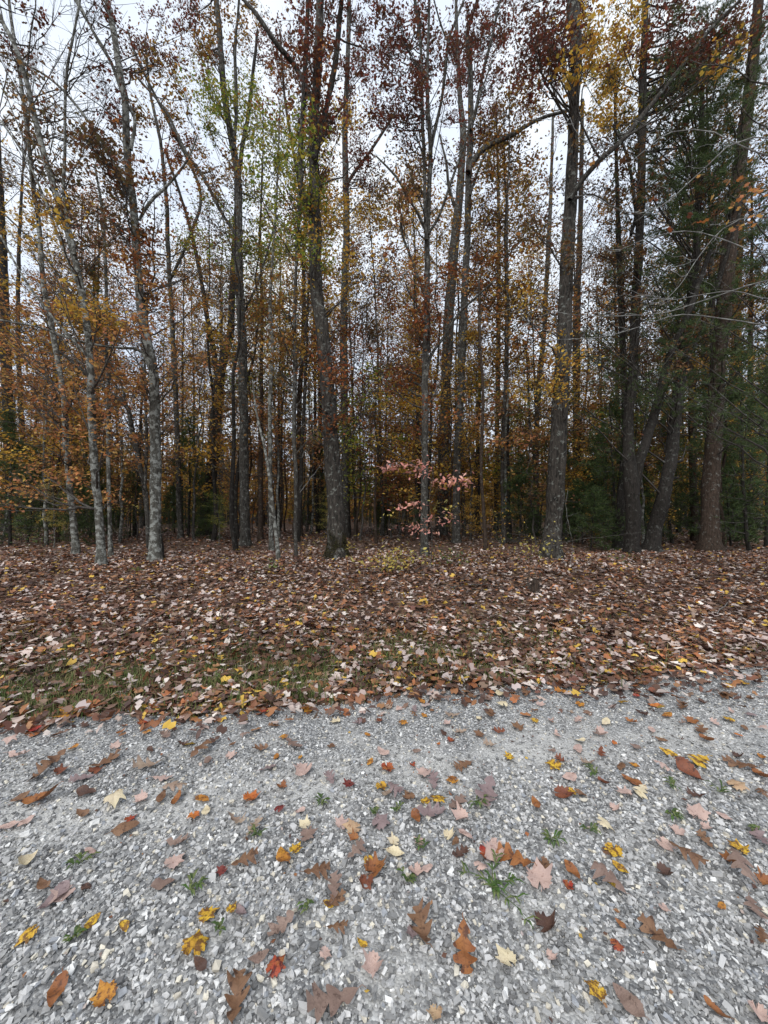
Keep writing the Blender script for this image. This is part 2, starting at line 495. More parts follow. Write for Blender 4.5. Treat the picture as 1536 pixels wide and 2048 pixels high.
# colour key -> (words, material)
FALL = {
    'y': ('yellow brown-spotted', fallen_mat('yellow_leaf', (.66, .43, .04), (.48, .26, .03), (.15, .07, .02), .62)),
    'yo': ('golden orange', fallen_mat('golden_leaf', (.52, .25, .035), (.34, .13, .025), (.14, .055, .02), .5)),
    'or': ('bright orange', fallen_mat('orange_leaf', (.52, .19, .04), (.42, .11, .03), (.18, .055, .02), .4)),
    'rd': ('red', fallen_mat('red_leaf', (.34, .035, .025), (.30, .10, .03), (.10, .018, .015), .45)),
    'dr': ('dark red', fallen_mat('dark_red_leaf', (.14, .018, .02), (.17, .04, .03), (.05, .012, .012), .3)),
    'ob': ('rusty brown', fallen_mat('rusty_leaf', (.30, .12, .035), (.22, .08, .03), (.09, .035, .018), .3)),
    'rb': ('reddish brown', fallen_mat('reddish_brown_leaf', (.20, .065, .03), (.15, .05, .028), (.06, .025, .018), .3)),
    'br': ('brown', fallen_mat('brown_leaf', (.20, .11, .06), (.15, .075, .04), (.07, .035, .02), .3)),
    'dk': ('dark brown', fallen_mat('dark_brown_leaf', (.075, .04, .03), (.10, .05, .032), (.03, .017, .014), .3)),
    'gb': ('greyish brown', fallen_mat('grey_brown_leaf', (.24, .165, .13), (.19, .125, .10), (.11, .07, .055), .2)),
    'gp': ('greyish purple', fallen_mat('grey_purple_leaf', (.25, .185, .18), (.20, .14, .135), (.12, .08, .08), .2)),
    'pb': ('pale buff brown', fallen_mat('buff_leaf', (.34, .26, .19), (.28, .195, .145), (.16, .10, .07), .15)),
    'pk': ('pale pinkish tan', fallen_mat('pinkish_leaf', (.50, .35, .29), (.42, .30, .26), (.26, .16, .13), .15)),
    'tn': ('tan', fallen_mat('tan_leaf', (.46, .32, .19), (.40, .25, .15), (.24, .13, .07), .15)),
    'cr': ('cream', fallen_mat('cream_leaf', (.62, .53, .34), (.55, .46, .32), (.34, .24, .13), .12)),
}

# ------------------------------------------------------------------ ground and road
def grid_mesh(name, xs, ys, zf, mask=None):
    X, Y = np.meshgrid(xs, ys)
    Z = zf(X, Y)
    V = np.stack([X, Y, Z], -1).reshape(-1, 3)
    nx, ny = len(xs), len(ys)
    i, j = np.meshgrid(np.arange(nx - 1), np.arange(ny - 1))
    a = (j * nx + i)
    q = np.stack([a, a + 1, a + nx + 1, a + nx], -1).reshape(-1, 4)
    return mesh_np(name, V, q.ravel(), np.full(len(q), 4), True)


SOIL = soil_mat()
xs = np.r_[np.linspace(-600, -40, 12)[:-1], np.linspace(-40, -12, 29)[:-1], np.linspace(-12, 12, 121), np.linspace(12, 40, 29)[1:], np.linspace(40, 600, 12)[1:]]
ys = np.r_[np.linspace(-300, -8, 10)[:-1], np.linspace(-8, 14, 120), np.linspace(14, 60, 60)[1:], np.linspace(60, 700, 14)[1:]]
fl = link('ground', grid_mesh('ground', xs, ys, lambda x, y: ground(x, y) - 0.03 * (1 - ss((y - edge_y(x) + .1) / .25))), SOIL)
tag(fl, kind='structure')

# gravel road: a sheet that follows the ground up to the ragged edge of the verge
xr = np.r_[np.linspace(-45, -7, 60)[:-1], np.linspace(-7, 7, 180), np.linspace(7, 45, 60)[1:]]
rows = 90
tt = np.linspace(0, 1, rows)
Xr, Tr = np.meshgrid(xr, tt)
y0 = -3.2 + 0.17 * Xr
Yr = y0 + (edge_y(Xr) + 0.1 - y0) * Tr
Zr = ground(Xr, Yr) + 0.004
Vr = np.stack([Xr, Yr, Zr], -1).reshape(-1, 3)
nx = len(xr)
i_, j_ = np.meshgrid(np.arange(nx - 1), np.arange(rows - 1)); a_ = j_ * nx + i_
q_ = np.stack([a_, a_ + 1, a_ + nx + 1, a_ + nx], -1).reshape(-1, 4)
road = link('gravel_road', mesh_np('gravel_road', Vr, q_.ravel(), np.full(len(q_), 4), True), road_mat())
tag(road, kind='structure')
DUST_TODO = (Xr, Yr)

ICO = None
ph = (1 + 5 ** .5) / 2
ico_v = np.array([(-1, ph, 0), (1, ph, 0), (-1, -ph, 0), (1, -ph, 0), (0, -1, ph), (0, 1, ph), (0, -1, -ph), (0, 1, -ph), (ph, 0, -1), (ph, 0, 1), (-ph, 0, -1), (-ph, 0, 1)]) / math.sqrt(1 + ph * ph)
ico_f = np.array([(0, 11, 5), (0, 5, 1), (0, 1, 7), (0, 7, 10), (0, 10, 11), (1, 5, 9), (5, 11, 4), (11, 10, 2), (10, 7, 6), (7, 1, 8), (3, 9, 4), (3, 4, 2), (3, 2, 6), (3, 6, 8), (3, 8, 9),
                  (4, 9, 5), (2, 4, 11), (6, 2, 10), (8, 6, 7), (9, 8, 1)])
oct_v = np.array([(1, .25, .1), (-.2, 1, -.1), (-1, -.2, .1), (.2, -1, -.1), (.2, .1, .8), (-.1, 0, -.8)], float)
oct_f = np.array([(0, 1, 4), (1, 2, 4), (2, 3, 4), (3, 0, 4), (1, 0, 5), (2, 1, 5), (3, 2, 5), (0, 3, 5)])


cub_v = np.array([(-1, -1, -1), (1, -1, -1), (1, 1, -1), (-1, 1, -1), (-1, -1, 1), (1, -1, 1), (1, 1, 1), (-1, 1, 1)], float) * .68
cub_f = np.array([(0, 2, 1), (0, 3, 2), (4, 5, 6), (4, 6, 7), (0, 1, 5), (0, 5, 4), (1, 2, 6), (1, 6, 5), (2, 3, 7), (2, 7, 6), (3, 0, 4), (3, 4, 7)])


def stones(pts, size, tv, tf, rng, jit=.42):
    n, T = len(pts), len(tv)
    v = tv[None] + rng.uniform(-jit, jit, (n, T, 3))
    v = v * (np.stack([rng.uniform(.8, 1.45, n), rng.uniform(.6, 1.0, n), rng.uniform(.42, .8, n)], 1) * size[:, None] * .5)[:, None, :]
    R = rand_frames(n, .38, rng)
    v = np.einsum('nij,ntj->nti', R, v) + pts[:, None, :]
    f = (tf[None] + (np.arange(n) * T)[:, None, None]).reshape(-1)
    return v.reshape(-1, 3), f, np.full(n * len(tf), 3)


def fine_zone(x, y):
    """0..1: how fine and dusty the gravel is (wheel tracks and bare patches)"""
    tr = np.exp(-((y - (2.35 + .17 * x + .07 * np.sin(1.3 * x))) / .22) ** 2)
    tr = np.maximum(tr, .9 * np.exp(-((x + .02) / .30) ** 2 - ((y - 1.32) / .10) ** 2))
    tr = np.maximum(tr, .8 * np.exp(-((x + .23) / .12) ** 2 - ((y - 1.42) / .1) ** 2))
    tr = np.maximum(tr, .8 * np.exp(-((x - .55) / .16) ** 2 - ((y - 1.55) / .08) ** 2))
    tr = np.maximum(tr, .7 * np.exp(-((x - .3) / .3) ** 2 - ((y - 1.12) / .05) ** 2))
    tr = np.maximum(tr, .6 * np.exp(-((x + 1.5) / .7) ** 2 - ((y - 1.85) / .15) ** 2))
    return tr


_a = road.data.attributes.new('dust', 'FLOAT', 'POINT')
_a.data.foreach_set('value', fine_zone(*DUST_TODO).ravel().astype(np.float32))


def scatter_road(n, y0, y1, rng):
    y = np.sqrt(rng.uniform(0, 1, n) * ((y1 + .7) ** 2 - (y0 + .7) ** 2) + (y0 + .7) ** 2) - .7
    x = rng.uniform(-1, 1, n) * (y + .75)
    return x, y


def gravel(n, y0, y1, smin, smax, tv, tf, rng, fine=1.0, lift=.25):
    x, y = scatter_road(n, y0, y1, rng)
    ok = (y < edge_y(x) + .12 + rng.normal(0, .06, n)) & (rng.uniform(0, 1, n) > fine * fine_zone(x, y) * .5)
    x, y = x[ok], y[ok]
    s = smin + (smax - smin) * rng.beta(1.4, 2.6, len(x))
    z = ground(x, y) + .004 + s * lift * rng.uniform(.3, 1.2, len(x))
    return stones(np.stack([x, y, z], 1), s, tv, tf, rng)


r1 = np.random.default_rng(11)
parts_ = [gravel(30000, .85, 2.5, .009, .029, cub_v, cub_f, r1),
          gravel(3500, .85, 2.5, .010, .028, ico_v, ico_f, r1, ),
          gravel(46000, 2.5, 4.6, .010, .027, oct_v, oct_f, r1, fine=.8),
          gravel(30000, .85, 3.1, .005, .011, oct_v, oct_f, r1, fine=0.0, lift=.4)]
off = 0; Vs, Fs, Cs = [], [], []
for V, F, Cn in parts_:
    Vs.append(V); Fs.append(F + off); Cs.append(Cn); off += len(V)
gv = link('gravel', mesh_np('gravel', np.concatenate(Vs), np.concatenate(Fs), np.concatenate(Cs)), stone_mat())
tag(gv, 'loose grey and white crushed stone covering the driveway', 'gravel', kind='stuff')

# the largest stones of the road, each an object of its own
STM = stone_mat('large_gravel_stone', 'object')
protos = []
for k in range(14):
    V, F, Cn = stones(np.zeros((1, 3)), np.array([1.0]), *((cub_v, cub_f) if k % 3 else (ico_v, ico_f)), r1, .32)
    me = mesh_np('stone', V, F, Cn); me.materials.append(STM); protos.append(me)
placed = 0
while placed < 290:
    y = random.uniform(.95, 2.2); x = random.uniform(-1, 1) * (y + .1)
    if random.random() < fine_zone(x, y) * .9: continue
    s = random.uniform(.024, .034)
    o = bpy.data.objects.new('stone', protos[placed % 14]); C.objects.link(o)
    o.parent = road
    o.location = (x, y, float(ground(x, y)) + .004 + s * .28)
    o.scale = (s, s, s); o.rotation_euler = (random.uniform(-.3, .3), random.uniform(-.3, .3), random.uniform(0, 6.28))
    placed += 1

# ------------------------------------------------------------------ leaf litter on the verge and the forest floor
LIT = leaf_mat('leaf_litter', [(.18, .075, .038), (.23, .10, .05), (.10, .05, .034), (.30, .135, .06), (.47, .375, .325), (.065, .036, .028), (.17, .075, .046), (.30, .155, .075),
                               (.54, .45, .40), (.13, .07, .045), (.25, .165, .115), (.08, .045, .034), (.32, .12, .05), (.38, .30, .27), (.40, .31, .26), (.60, .52, .46), (.13, .058, .042), (.22, .11, .055),
                               (.50, .32, .06), (.09, .055, .045), (.44, .36, .335), (.12, .06, .042), (.14, .075, .05), (.18, .11, .08), (.11, .06, .045), (.33, .25, .22), (.20, .12, .085), (.075, .04, .03)], 0, rough=.55, vary=.4)


def wedge(n, y0, y1, rng, a=1.08, b=1.2):
    y = np.sqrt(rng.uniform(0, 1, n) * (y1 ** 2 - y0 ** 2) + y0 ** 2)
    x = rng.uniform(-1, 1, n) * (a * y + b)
    return x, y


# curled leaves with a raised rim for the near litter
def curl_template(outline):
    t = outline.copy(); t[:, 2] *= 1.4
    return t


def litter(n, y0, y1, smin, smax, tm, rng, tilt, stack):
    x, y = wedge(n, y0, y1, rng)
    e = y - edge_y(x)
    bare = (np.sin(x * 2.2 + 1) * np.sin(y * 3.1 + x) + .25 * np.sin(7 * x) > .1) & (e < 2.2) & (e > .12) & (x < 2.2)
    p = np.clip((e + .36 + .12 * np.clip(x, 0, 3)) / (.52 + .14 * np.clip(x, 0, 3)), 0, 1) ** 2.0
    p = np.where(bare, p * .62, p)
    p = np.where((e < 2.6) & (e > .15) & (x < 2), p * .86, p)
    ok = rng.uniform(0, 1, n) < p
    x, y = x[ok], y[ok]
    z = ground(x, y) + rng.uniform(.008, stack, len(x))
    s = rng.uniform(smin, smax, len(x))
    P3 = np.stack([x, y, z], 1)
    k = rng.integers(0, len(tm), len(x))
    res = []
    for i, t_ in enumerate(tm):
        m = k == i
        res.append(leaf_arrays(P3[m], s[m], t_, tilt, rng))
    return res


r2 = np.random.default_rng(5)
allp = []
allp += litter(25000, 2.2, 5.5, .045, .112, [MAPLE8, OAK8, MAPLE8, OVAL6], r2, .48, .065)
allp += litter(45000, 5.5, 11.5, .052, .108, [MAPLE8, OAK8], r2, .45, .07)
allp += litter(34000, 11.5, 30, .09, .16, [QUAD4], r2, .38, .05)
# crumbs of broken leaf on the gravel, thicker towards the verge
x, y = scatter_road(5200, .85, 4.6, r2)
ok = r2.uniform(0, 1, len(x)) < np.clip(.10 + .5 * np.exp(-(edge_y(x) - y) / .5) + .10 * (x > .8), 0, .8)
x, y = x[ok], y[ok]
sb_ = .008 + .03 * r2.beta(1.1, 3.5, len(x))
allp.append(leaf_arrays(np.stack([x, y, ground(x, y) + .018], 1), sb_, QUAD4, .5, r2))
off = 0; Vs, Fs, Cs = [], [], []
for V, F, Cn in allp:
    Vs.append(V); Fs.append(F + off); Cs.append(Cn); off += len(V)
lt = link('leaf_litter', mesh_np('leaf_litter', np.concatenate(Vs), np.concatenate(Fs), np.concatenate(Cs)), LIT)
tag(lt, 'thick carpet of brown, russet and pale fallen leaves covering verge and forest floor', 'leaf litter', kind='stuff')

# grass of the verge
r3 = np.random.default_rng(9)
n = 34000
x = r3.uniform(-5.5, 4.5, n); e = r3.gamma(2.0, .45, n) + .02; y = edge_y(x) + e
cl_ = (np.sin(x * 2.2 + 1) * np.sin(y * 3.1 + x) + .25 * np.sin(7 * x) > .15) | (r3.uniform(0, 1, n) < .38)
cl_ &= (r3.uniform(0, 1, n) < np.clip(1.1 - .22 * (x + 1), .12, 1)) & (np.abs(x) < y * 1.05 + .4)
x, y = x[cl_], y[cl_]
n = len(x); z = ground(x, y)
L = r3.uniform(.04, .12, n); az = r3.uniform(0, 6.28, n); lean = r3.uniform(.2, 1.0, n)
d = np.stack([np.cos(az), np.sin(az), np.zeros(n)], 1); sd = np.stack([-np.sin(az), np.cos(az), np.zeros(n)], 1) * .0035
b0 = np.stack([x, y, z], 1)
m1 = b0 + np.array([0, 0, 1.]) * (L * .6)[:, None] + d * (L * lean * .3)[:, None]
tp = b0 + np.array([0, 0, 1.]) * (L * (1 - .35 * lean))[:, None] + d * (L * lean * .9)[:, None]
V = np.stack([b0 - sd, b0 + sd, m1 + sd * .8, m1 - sd * .8, tp], 1)
F = (np.array([0, 1, 2, 3, 3, 2, 4])[None] + (np.arange(n) * 5)[:, None]).ravel()
gm = leaf_mat('grass_blades', [(.10, .15, .04), (.13, .17, .05), (.08, .12, .035), (.20, .19, .08), (.28, .23, .11)], .25)
gr = link('grass', mesh_np('grass', V.reshape(-1, 3), F, np.tile([4, 3], n)), gm)
tag(gr, 'short green grass poking through the leaves along the driveway edge', 'grass', kind='stuff')

# ------------------------------------------------------------------ trees mapped from the photograph
class Tree:
    def __init__(self, key, label, bark, kind='tree', group=None, pal='D'):
        self.key, self.label, self.bark, self.kind = key, label, bark, kind
        self.trunk = Tubes(); self.limbs = []; self.twigs = Tubes(); self.leaves = {}; self.tufts = []; self.tdirs = []
        self.paths = []
        self.group = group

    def base_from(self, px, py, Y=None):
        self.base = hit(px, py) if Y is None else None
        if Y is not None:
            x = P(px, py, Y)[0]; self.base = np.array((x, Y, float(ground(x, Y))))
        self.Y = self.base[1]
        return self

    def stem(self, pts, main=True, K=14, top_ext=True, ywob=.25, flare=True, yoff=0.0):
        """pts: (px, py, width px) from the base upwards"""
        Y = self.Y
        w = []
        ph_ = random.uniform(0, 6)
        for i, (px, py, wd) in enumerate(pts):
            Yi = Y + ywob * math.sin(ph_ + i * .9) * min(1, i / 2) + yoff * i / max(1, len(pts) - 1)
            p = P(px, py, Yi)
            w.append((*p, wd * Yi / 768.0 / 2))
        if main:
            w[0] = (*self.base, w[0][3])
        if top_ext and pts[-1][1] <= 40:
            a, b = np.array(w[-2]), np.array(w[-1])
            dv = (b - a)[:3]; dv /= np.linalg.norm(dv)
            for k in range(1, 4):
                q = np.array(w[-1]); nd = dv + np.array((random.uniform(-.1, .1), random.uniform(-.1, .1), .1)); nd /= np.linalg.norm(nd)
                w.append((*(q[:3] + nd * 1.5), max(.012, b[3] * (1 - .28 * k))))
        w = np.array(w)
        n = max(8, int(np.sum(np.linalg.norm(np.diff(w[:, :3], axis=0), axis=1)) / .22))
        n = min(n, 70)
        c = catmull(w, n)
        if main:
            top = c[0].copy(); top[2] -= .25
            c = np.vstack([top, c])
            hgt = np.clip(c[:, 2] - self.base[2], 0, None)
            if flare:
                c[:, 3] *= 1 + .5 * np.exp(-hgt / .2)
        rr = c[:, 3] * (1 + RNG.normal(0, .035, len(c)))
        rr = np.clip(rr, .006, None)
        # lumpy cross-section
        a = np.linspace(0, 2 * np.pi, K, endpoint=False)
        hz = c[:, 2][:, None]
        lump = 1 + .05 * np.sin(3 * a[None] + hz * 1.7 + ph_) + .035 * np.sin(5 * a[None] - hz * 3.1) + RNG.normal(0, .018, (len(c), K))
        R2 = rr[:, None] * lump
        jitter = RNG.normal(0, .006, (len(c), 2)); c[:, :2] += jitter * np.minimum(1, c[:, 3] * 12)[:, None]
        tb = self.trunk if main else Tubes()
        tb.t.append((c[:, :3], R2, K))
        if not main: self.limbs.append(tb)
        self.paths.append(c)
        return self

    def anchor(self, p):
        best = None
        for c in self.paths:
            dh = np.linalg.norm(c[:, :2] - p[:2], axis=1)
            dz = p[2] - c[:, 2]
            want = .55 * dh + .25
            cost = dh + np.abs(dz - want) * 1.1 + np.where(c[:, 2] - self.base[2] < 1.2, 3, 0)
            i = int(np.argmin(cost))
            if best is None or cost[i] < best[0]: best = (cost[i], c[i])
        return best[1]

    def spray(self, p, rad, nl, pal, size=.095, flat=.5, sub=6, tilt=.9):
        """a branch from the trunk to p that breaks into twigs and carries nl leaves round p"""
        rng = RNG
        A = self.anchor(p)
        a = A[:3]
        r0 = min(A[3] * .45, .012 + .008 * np.linalg.norm(p - a))
        r0 = min(max(r0, .007), .032)
        t = np.linspace(0, 1, 8)[:, None]
        mid = (a + p) / 2 + np.array((rng.normal(0, .12), rng.normal(0, .12), -.10 * np.linalg.norm(p - a) + rng.normal(0, .1)))
        br = (1 - t) ** 2 * a + 2 * t * (1 - t) * mid + t * t * p
        br[1:-1] += rng.normal(0, .035, (6, 3))
        self.twigs.add(br, np.linspace(r0, .0045, 8), 5)
        ends = p + rng.normal(0, 1, (sub, 3)) * rad * .62 * np.array((1, 1, flat))
        pts = []
        for e_ in ends:
            s = br[rng.integers(3, 7)]
            tt_ = np.linspace(0, 1, 5)[:, None]
            m_ = (s + e_) / 2 + rng.normal(0, .06, 3)
            q = (1 - tt_) ** 2 * s + 2 * tt_ * (1 - tt_) * m_ + tt_ ** 2 * e_
            self.twigs.add(q, np.linspace(.006, .0025, 5), 3)
            pts.append(q[2:])
            for _ in range(2):
                s2 = q[rng.integers(2, 5)]; e2 = s2 + rng.normal(0, .16, 3)
                self.twigs.add(np.linspace(0, 1, 3)[:, None] * (e2 - s2) + s2 + rng.normal(0, .01, (3, 3)), np.array([.004, .003, .002]), 3)
        pts = np.concatenate(pts)
        if nl > 0:
            k = (len(pts) * rng.uniform(0, 1, nl) ** 1.7).astype(int)
            lp = pts[k] + rng.normal(0, 1, (nl, 3)) * np.array((.10, .10, .085)) * min(1, rad / .4)
            self.leaves.setdefault(pal, []).append((lp, rng.uniform(size * .7, size * 1.2, nl), tilt))

    def bare(self, p, sub=5, rad=.5):
        self.spray(p, rad, 0, 'D', sub=sub)

    def finish(self):
        o = empty(self.kind, self.base)
        tag(o, self.label, 'pine tree' if 'pine' in self.kind or 'hemlock' in self.kind else ('sapling' if 'sapling' in self.kind else 'tree'), self.group)
        b = self.base
        link('trunk', self.trunk.mesh('trunk', b), BARK[self.bark], o)
        for l in self.limbs:
            link('limb', l.mesh('limb', b), BARK[self.bark], o)
        if self.twigs.t:
            link('branches', self.twigs.mesh('branches', b), BARK['twig'], o)['kind'] = 'stuff'
        for pal, lst in self.leaves.items():
            pts = np.concatenate([a for a, _, _ in lst]); sz = np.concatenate([c for _, c, _ in lst])
            tl = lst[0][2]
            tm = [OVAL6] if pal in 'KLS' else ([MAPLE8] if pal in 'OR' else ([OAK8, MAPLE8] if pal in 'MD' else [MAPLE8, OVAL6]))
            link('crown', leaves_mesh('crown', pts, sz, tm, tl, RNG, b), PAL[pal], o)
        if self.tufts:
            link('needles', tuft_mesh('needles', np.concatenate(self.tufts), np.concatenate(self.tdirs), RNG, per=9, length=.13, width=.009, origin=b), PAL['G'], o)
        return o


T = {}
def mk(key, label, bark, base, pts, kind='tree', Y=None, **kw):
    t = Tree(key, label, bark, kind)
    t.base_from(base[0], base[1], Y)
    t.stem(pts, **kw)
    T[key] = t
    return t

mk('thin_lichen', 'slender lichen-grey trunk nearest the left edge among the pale maples', 'lichen', (152, 1110),
   [(152, 1110, 12), (143, 1000, 11), (133, 900, 11), (130, 833, 10), (123, 767, 10), (105, 660, 10), (87, 567, 9), (77, 433, 8), (67, 383, 8), (57, 283, 7), (40, 150, 6), (20, 20, 5)])
mk('bowed', 'lichen-spotted maple bowing outward, its long bare limbs crossing the open sky', 'lichen', (203, 1130),
   [(203, 1130, 15), (197, 1017, 14), (187, 900, 14), (182, 800, 13), (180, 717, 12), (167, 600, 12), (140, 483, 11), (110, 383, 11), (77, 267, 10), (63, 200, 9), (33, 100, 8), (0, 33, 7)])
T['bowed'].stem([(150, 510, 7), (128, 400, 6), (130, 300, 5), (133, 150, 5), (155, 30, 4)], main=False, K=7)
T['bowed'].stem([(167, 600, 6), (120, 480, 5), (60, 330, 4), (0, 240, 3)], main=False, K=6)
T['bowed'].stem([(180, 717, 6), (110, 640, 5), (50, 560, 4), (0, 470, 4)], main=False, K=6)
mk('thin_b', 'thin straight grey sapling between the two largest lichen-spotted maples', 'lichen', (222, 1117),
   [(222, 1117, 8), (218, 1000, 7), (217, 900, 7), (217, 800, 7), (213, 700, 6), (212, 560, 6), (205, 430, 5), (190, 330, 4)], kind='sapling_tree')
mk('pale_maple', 'stout lichen-blotched maple with a black charred stub at its foot', 'lichen', (310, 1123),
   [(310, 1123, 22), (310, 1033, 20), (312, 933, 20), (310, 833, 19), (307, 750, 18), (290, 667, 17), (281, 600, 16), (273, 500, 15), (267, 417, 14), (257, 333, 14), (253, 267, 13), (250, 200, 12), (240, 150, 12), (228, 67, 11), (213, 0, 10)])
pm = T['pale_maple']
pm.stem([(278, 440, 6), (300, 405, 6), (340, 365, 5), (375, 320, 4), (395, 270, 3)], main=False, K=6)
pm.stem([(262, 300, 7), (270, 240, 6), (250, 200, 5), (215, 110, 5), (185, 60, 4), (150, 0, 4)], main=False, K=6)
pm.stem([(250, 210, 6), (225, 130, 6), (200, 90, 5), (165, 20, 5), (150, -10, 4)], main=False, K=6)
pm.stem([(268, 410, 6), (230, 330, 5), (160, 220, 5), (90, 150, 4), (0, 110, 3)], main=False, K=6)
pm.stem([(300, 740, 7), (280, 700, 6), (225, 695, 5), (150, 680, 5), (80, 655, 4), (0, 640, 3)], main=False, K=6)
mk('arching', 'thin dark maple arching sideways under a layered canopy of orange leaves', 'grey', (298, 1100),
   [(299, 1100, 9), (295, 1040, 9), (290, 983, 9), (277, 917, 9), (263, 850, 9), (253, 813, 8), (213, 780, 8), (180, 753, 7), (140, 720, 6), (100, 690, 5), (50, 665, 4)], flare=False)
T['arching'].stem([(262, 850, 6), (240, 760, 5), (200, 690, 5), (150, 600, 4), (80, 500, 4), (0, 420, 3)], main=False, K=6)
T['arching'].stem([(290, 983, 6), (293, 900, 6), (292, 833, 6), (288, 700, 5), (283, 640, 5)], main=False, K=6)
mk('tall_thin', 'tall thin grey tree rising in the gap behind the stout blotched maple', 'grey', (362, 1078),
   [(362, 1078, 10), (358, 1000, 10), (357, 933, 10), (353, 833, 9), (348, 717, 9), (342, 600, 8), (335, 480, 8), (333, 400, 7), (320, 280, 6), (300, 180, 5), (290, 80, 4)])
T['tall_thin'].stem([(340, 560, 6), (385, 460, 6), (400, 380, 6), (345, 260, 6), (310, 190, 5), (275, 120, 5), (255, 60, 4)], main=False, K=6)
mk('leaning_dark', 'dark trunk leaning and forking halfway up behind the grey poles', 'dark', (408, 1070),
   [(408, 1070, 24), (416, 1000, 22), (427, 900, 21), (436, 783, 20), (447, 720, 17), (460, 667, 14), (464, 600, 13), (470, 480, 11), (480, 330, 9), (500, 200, 7), (515, 60, 5)])
T['leaning_dark'].stem([(438, 770, 12), (425, 690, 11), (412, 620, 9), (395, 520, 8), (370, 420, 6), (330, 300, 5)], main=False, K=8)
mk('grey_pole', 'straight grey forest tree with rough bark, second big trunk before the mossy one', 'grey', (490, 1092),
   [(490, 1092, 19), (488, 933, 18), (487, 833, 17), (485, 700, 17), (480, 600, 16), (477, 467, 15), (477, 367, 14), (467, 300, 13), (450, 200, 12), (443, 117, 11), (433, 0, 10)])
T['grey_pole'].stem([(472, 470, 7), (440, 420, 6), (410, 360, 6), (370, 300, 5), (330, 220, 5), (270, 150, 4)], main=False, K=6)
T['grey_pole'].stem([(468, 300, 8), (473, 200, 7), (470, 100, 6), (478, 0, 5)], main=False, K=6)
T['grey_pole'].stem([(478, 640, 5), (505, 590, 5), (530, 520, 4), (555, 430, 4)], main=False, K=6)
mk('mottled', 'slim mottled sapling standing a little before the pair of thin stems', 'lichen', (543, 1103),
   [(543, 1103, 9), (541, 1000, 8), (540, 900, 8), (540, 800, 7), (545, 700, 7), (540, 600, 6), (548, 480, 5), (556, 330, 4), (560, 210, 3)], kind='sapling_tree')
mk('mottled_short', 'short crooked mottled sapling touching the slim mottled one', 'lichen', (558, 1122),
   [(558, 1122, 8), (550, 1050, 7), (542, 980, 6), (530, 900, 5), (512, 820, 4), (505, 760, 3)], kind='sapling_tree')
mk('thin_pair', 'thin straight brown tree close before the mossy-footed oak', 'grey', (592, 1118),
   [(592, 1118, 6), (591, 1040, 7), (592, 960, 8), (588, 867, 8), (590, 740, 8), (590, 600, 7), (595, 480, 6), (600, 360, 5), (603, 240, 4)])
mk('thin_pair_b', 'thin brown tree with a gentle curve behind the mossy-footed oak', 'brown', (601, 1075),
   [(601, 1075, 9), (599, 950, 9), (598, 833, 9), (604, 720, 9), (608, 633, 8), (607, 520, 8), (610, 420, 7), (590, 320, 6), (570, 200, 5), (560, 60, 4)])
mk('mossy_oak', 'big central oak with a moss-dark foot, knothole and three rising limbs', 'oak', (673, 1116),
   [(673, 1116, 38), (672, 1033, 34), (665, 933, 32), (660, 833, 29), (648, 700, 26), (641, 633, 25), (635, 600, 25), (630, 467, 24), (629, 367, 21), (627, 300, 20), (630, 217, 18), (637, 100, 17), (641, 0, 15)], K=20)
mo = T['mossy_oak']
mo.stem([(629, 225, 11), (620, 190, 11), (595, 140, 10), (578, 117, 10), (545, 77, 9), (512, 27, 8), (488, 0, 7)], main=False, K=9)
mo.stem([(628, 318, 12), (637, 285, 12), (645, 250, 11), (659, 187, 11), (672, 117, 11), (679, 33, 10), (683, 0, 9)], main=False, K=9)
mo.stem([(628, 430, 11), (619, 412, 11), (603, 377, 11), (601, 300, 10), (607, 200, 10), (612, 100, 9), (615, 0, 8)], main=False, K=9)
mk('straight_back', 'straight grey tree standing just behind the mossy-footed oak', 'grey', (690, 1076),
   [(690, 1076, 16), (690, 900, 15), (688, 750, 15), (688, 600, 14), (693, 450, 13), (690, 300, 12), (692, 200, 10), (696, 100, 9), (698, 0, 8)])
T['straight_back'].stem([(690, 380, 7), (705, 350, 7), (735, 310, 6), (762, 270, 6), (790, 225, 5)], main=False, K=6)
mk('centre_twin', 'dark slim tree behind the pink sapling, splitting into parallel pale stems', 'grey', (848, 1112),
   [(848, 1112, 15), (849, 1000, 14), (850, 900, 13), (850, 767, 13), (854, 600, 12), (855, 467, 11), (858, 380, 9), (861, 300, 9), (855, 200, 8), (855, 130, 6), (858, 0, 5)])
ct = T['centre_twin']
ct.stem([(853, 480, 8), (850, 400, 7), (849, 333, 7), (845, 233, 7), (842, 100, 6), (830, 0, 6)], main=False, K=7)
ct.stem([(861, 300, 7), (872, 250, 7), (883, 200, 6), (892, 130, 6), (896, 85, 6), (912, 40, 5), (930, -5, 4)], main=False, K=7)
ct.stem([(896, 85, 4), (882, 50, 4), (868, 0, 3)], main=False, K=6)
ct.stem([(854, 470, 6), (838, 430, 5), (815, 395, 5), (797, 360, 5), (775, 335, 4), (752, 312, 3)], main=False, K=6)
ct.stem([(856, 468, 6), (878, 433, 5), (900, 370, 5), (925, 300, 4), (950, 220, 4), (985, 120, 3)], main=False, K=6)
ct.stem([(850, 775, 8), (855, 735, 7), (866, 704, 6), (889, 673, 6), (915, 630, 5), (948, 598, 4), (990, 560, 3)], main=False, K=7)
ct.stem([(852, 600, 6), (838, 560, 6), (820, 510, 5), (805, 470, 5), (802, 435, 5)], main=False, K=6)
mk('furrowed_grey', 'tall grey tree with furrowed bark, left of a close-standing pair', 'grey', (886, 1070),
   [(886, 1070, 22), (889, 917, 21), (892, 767, 21), (900, 600, 20), (911, 467, 18), (921, 367, 15), (926, 267, 13), (920, 200, 10), (915, 100, 8), (912, 0, 6)])
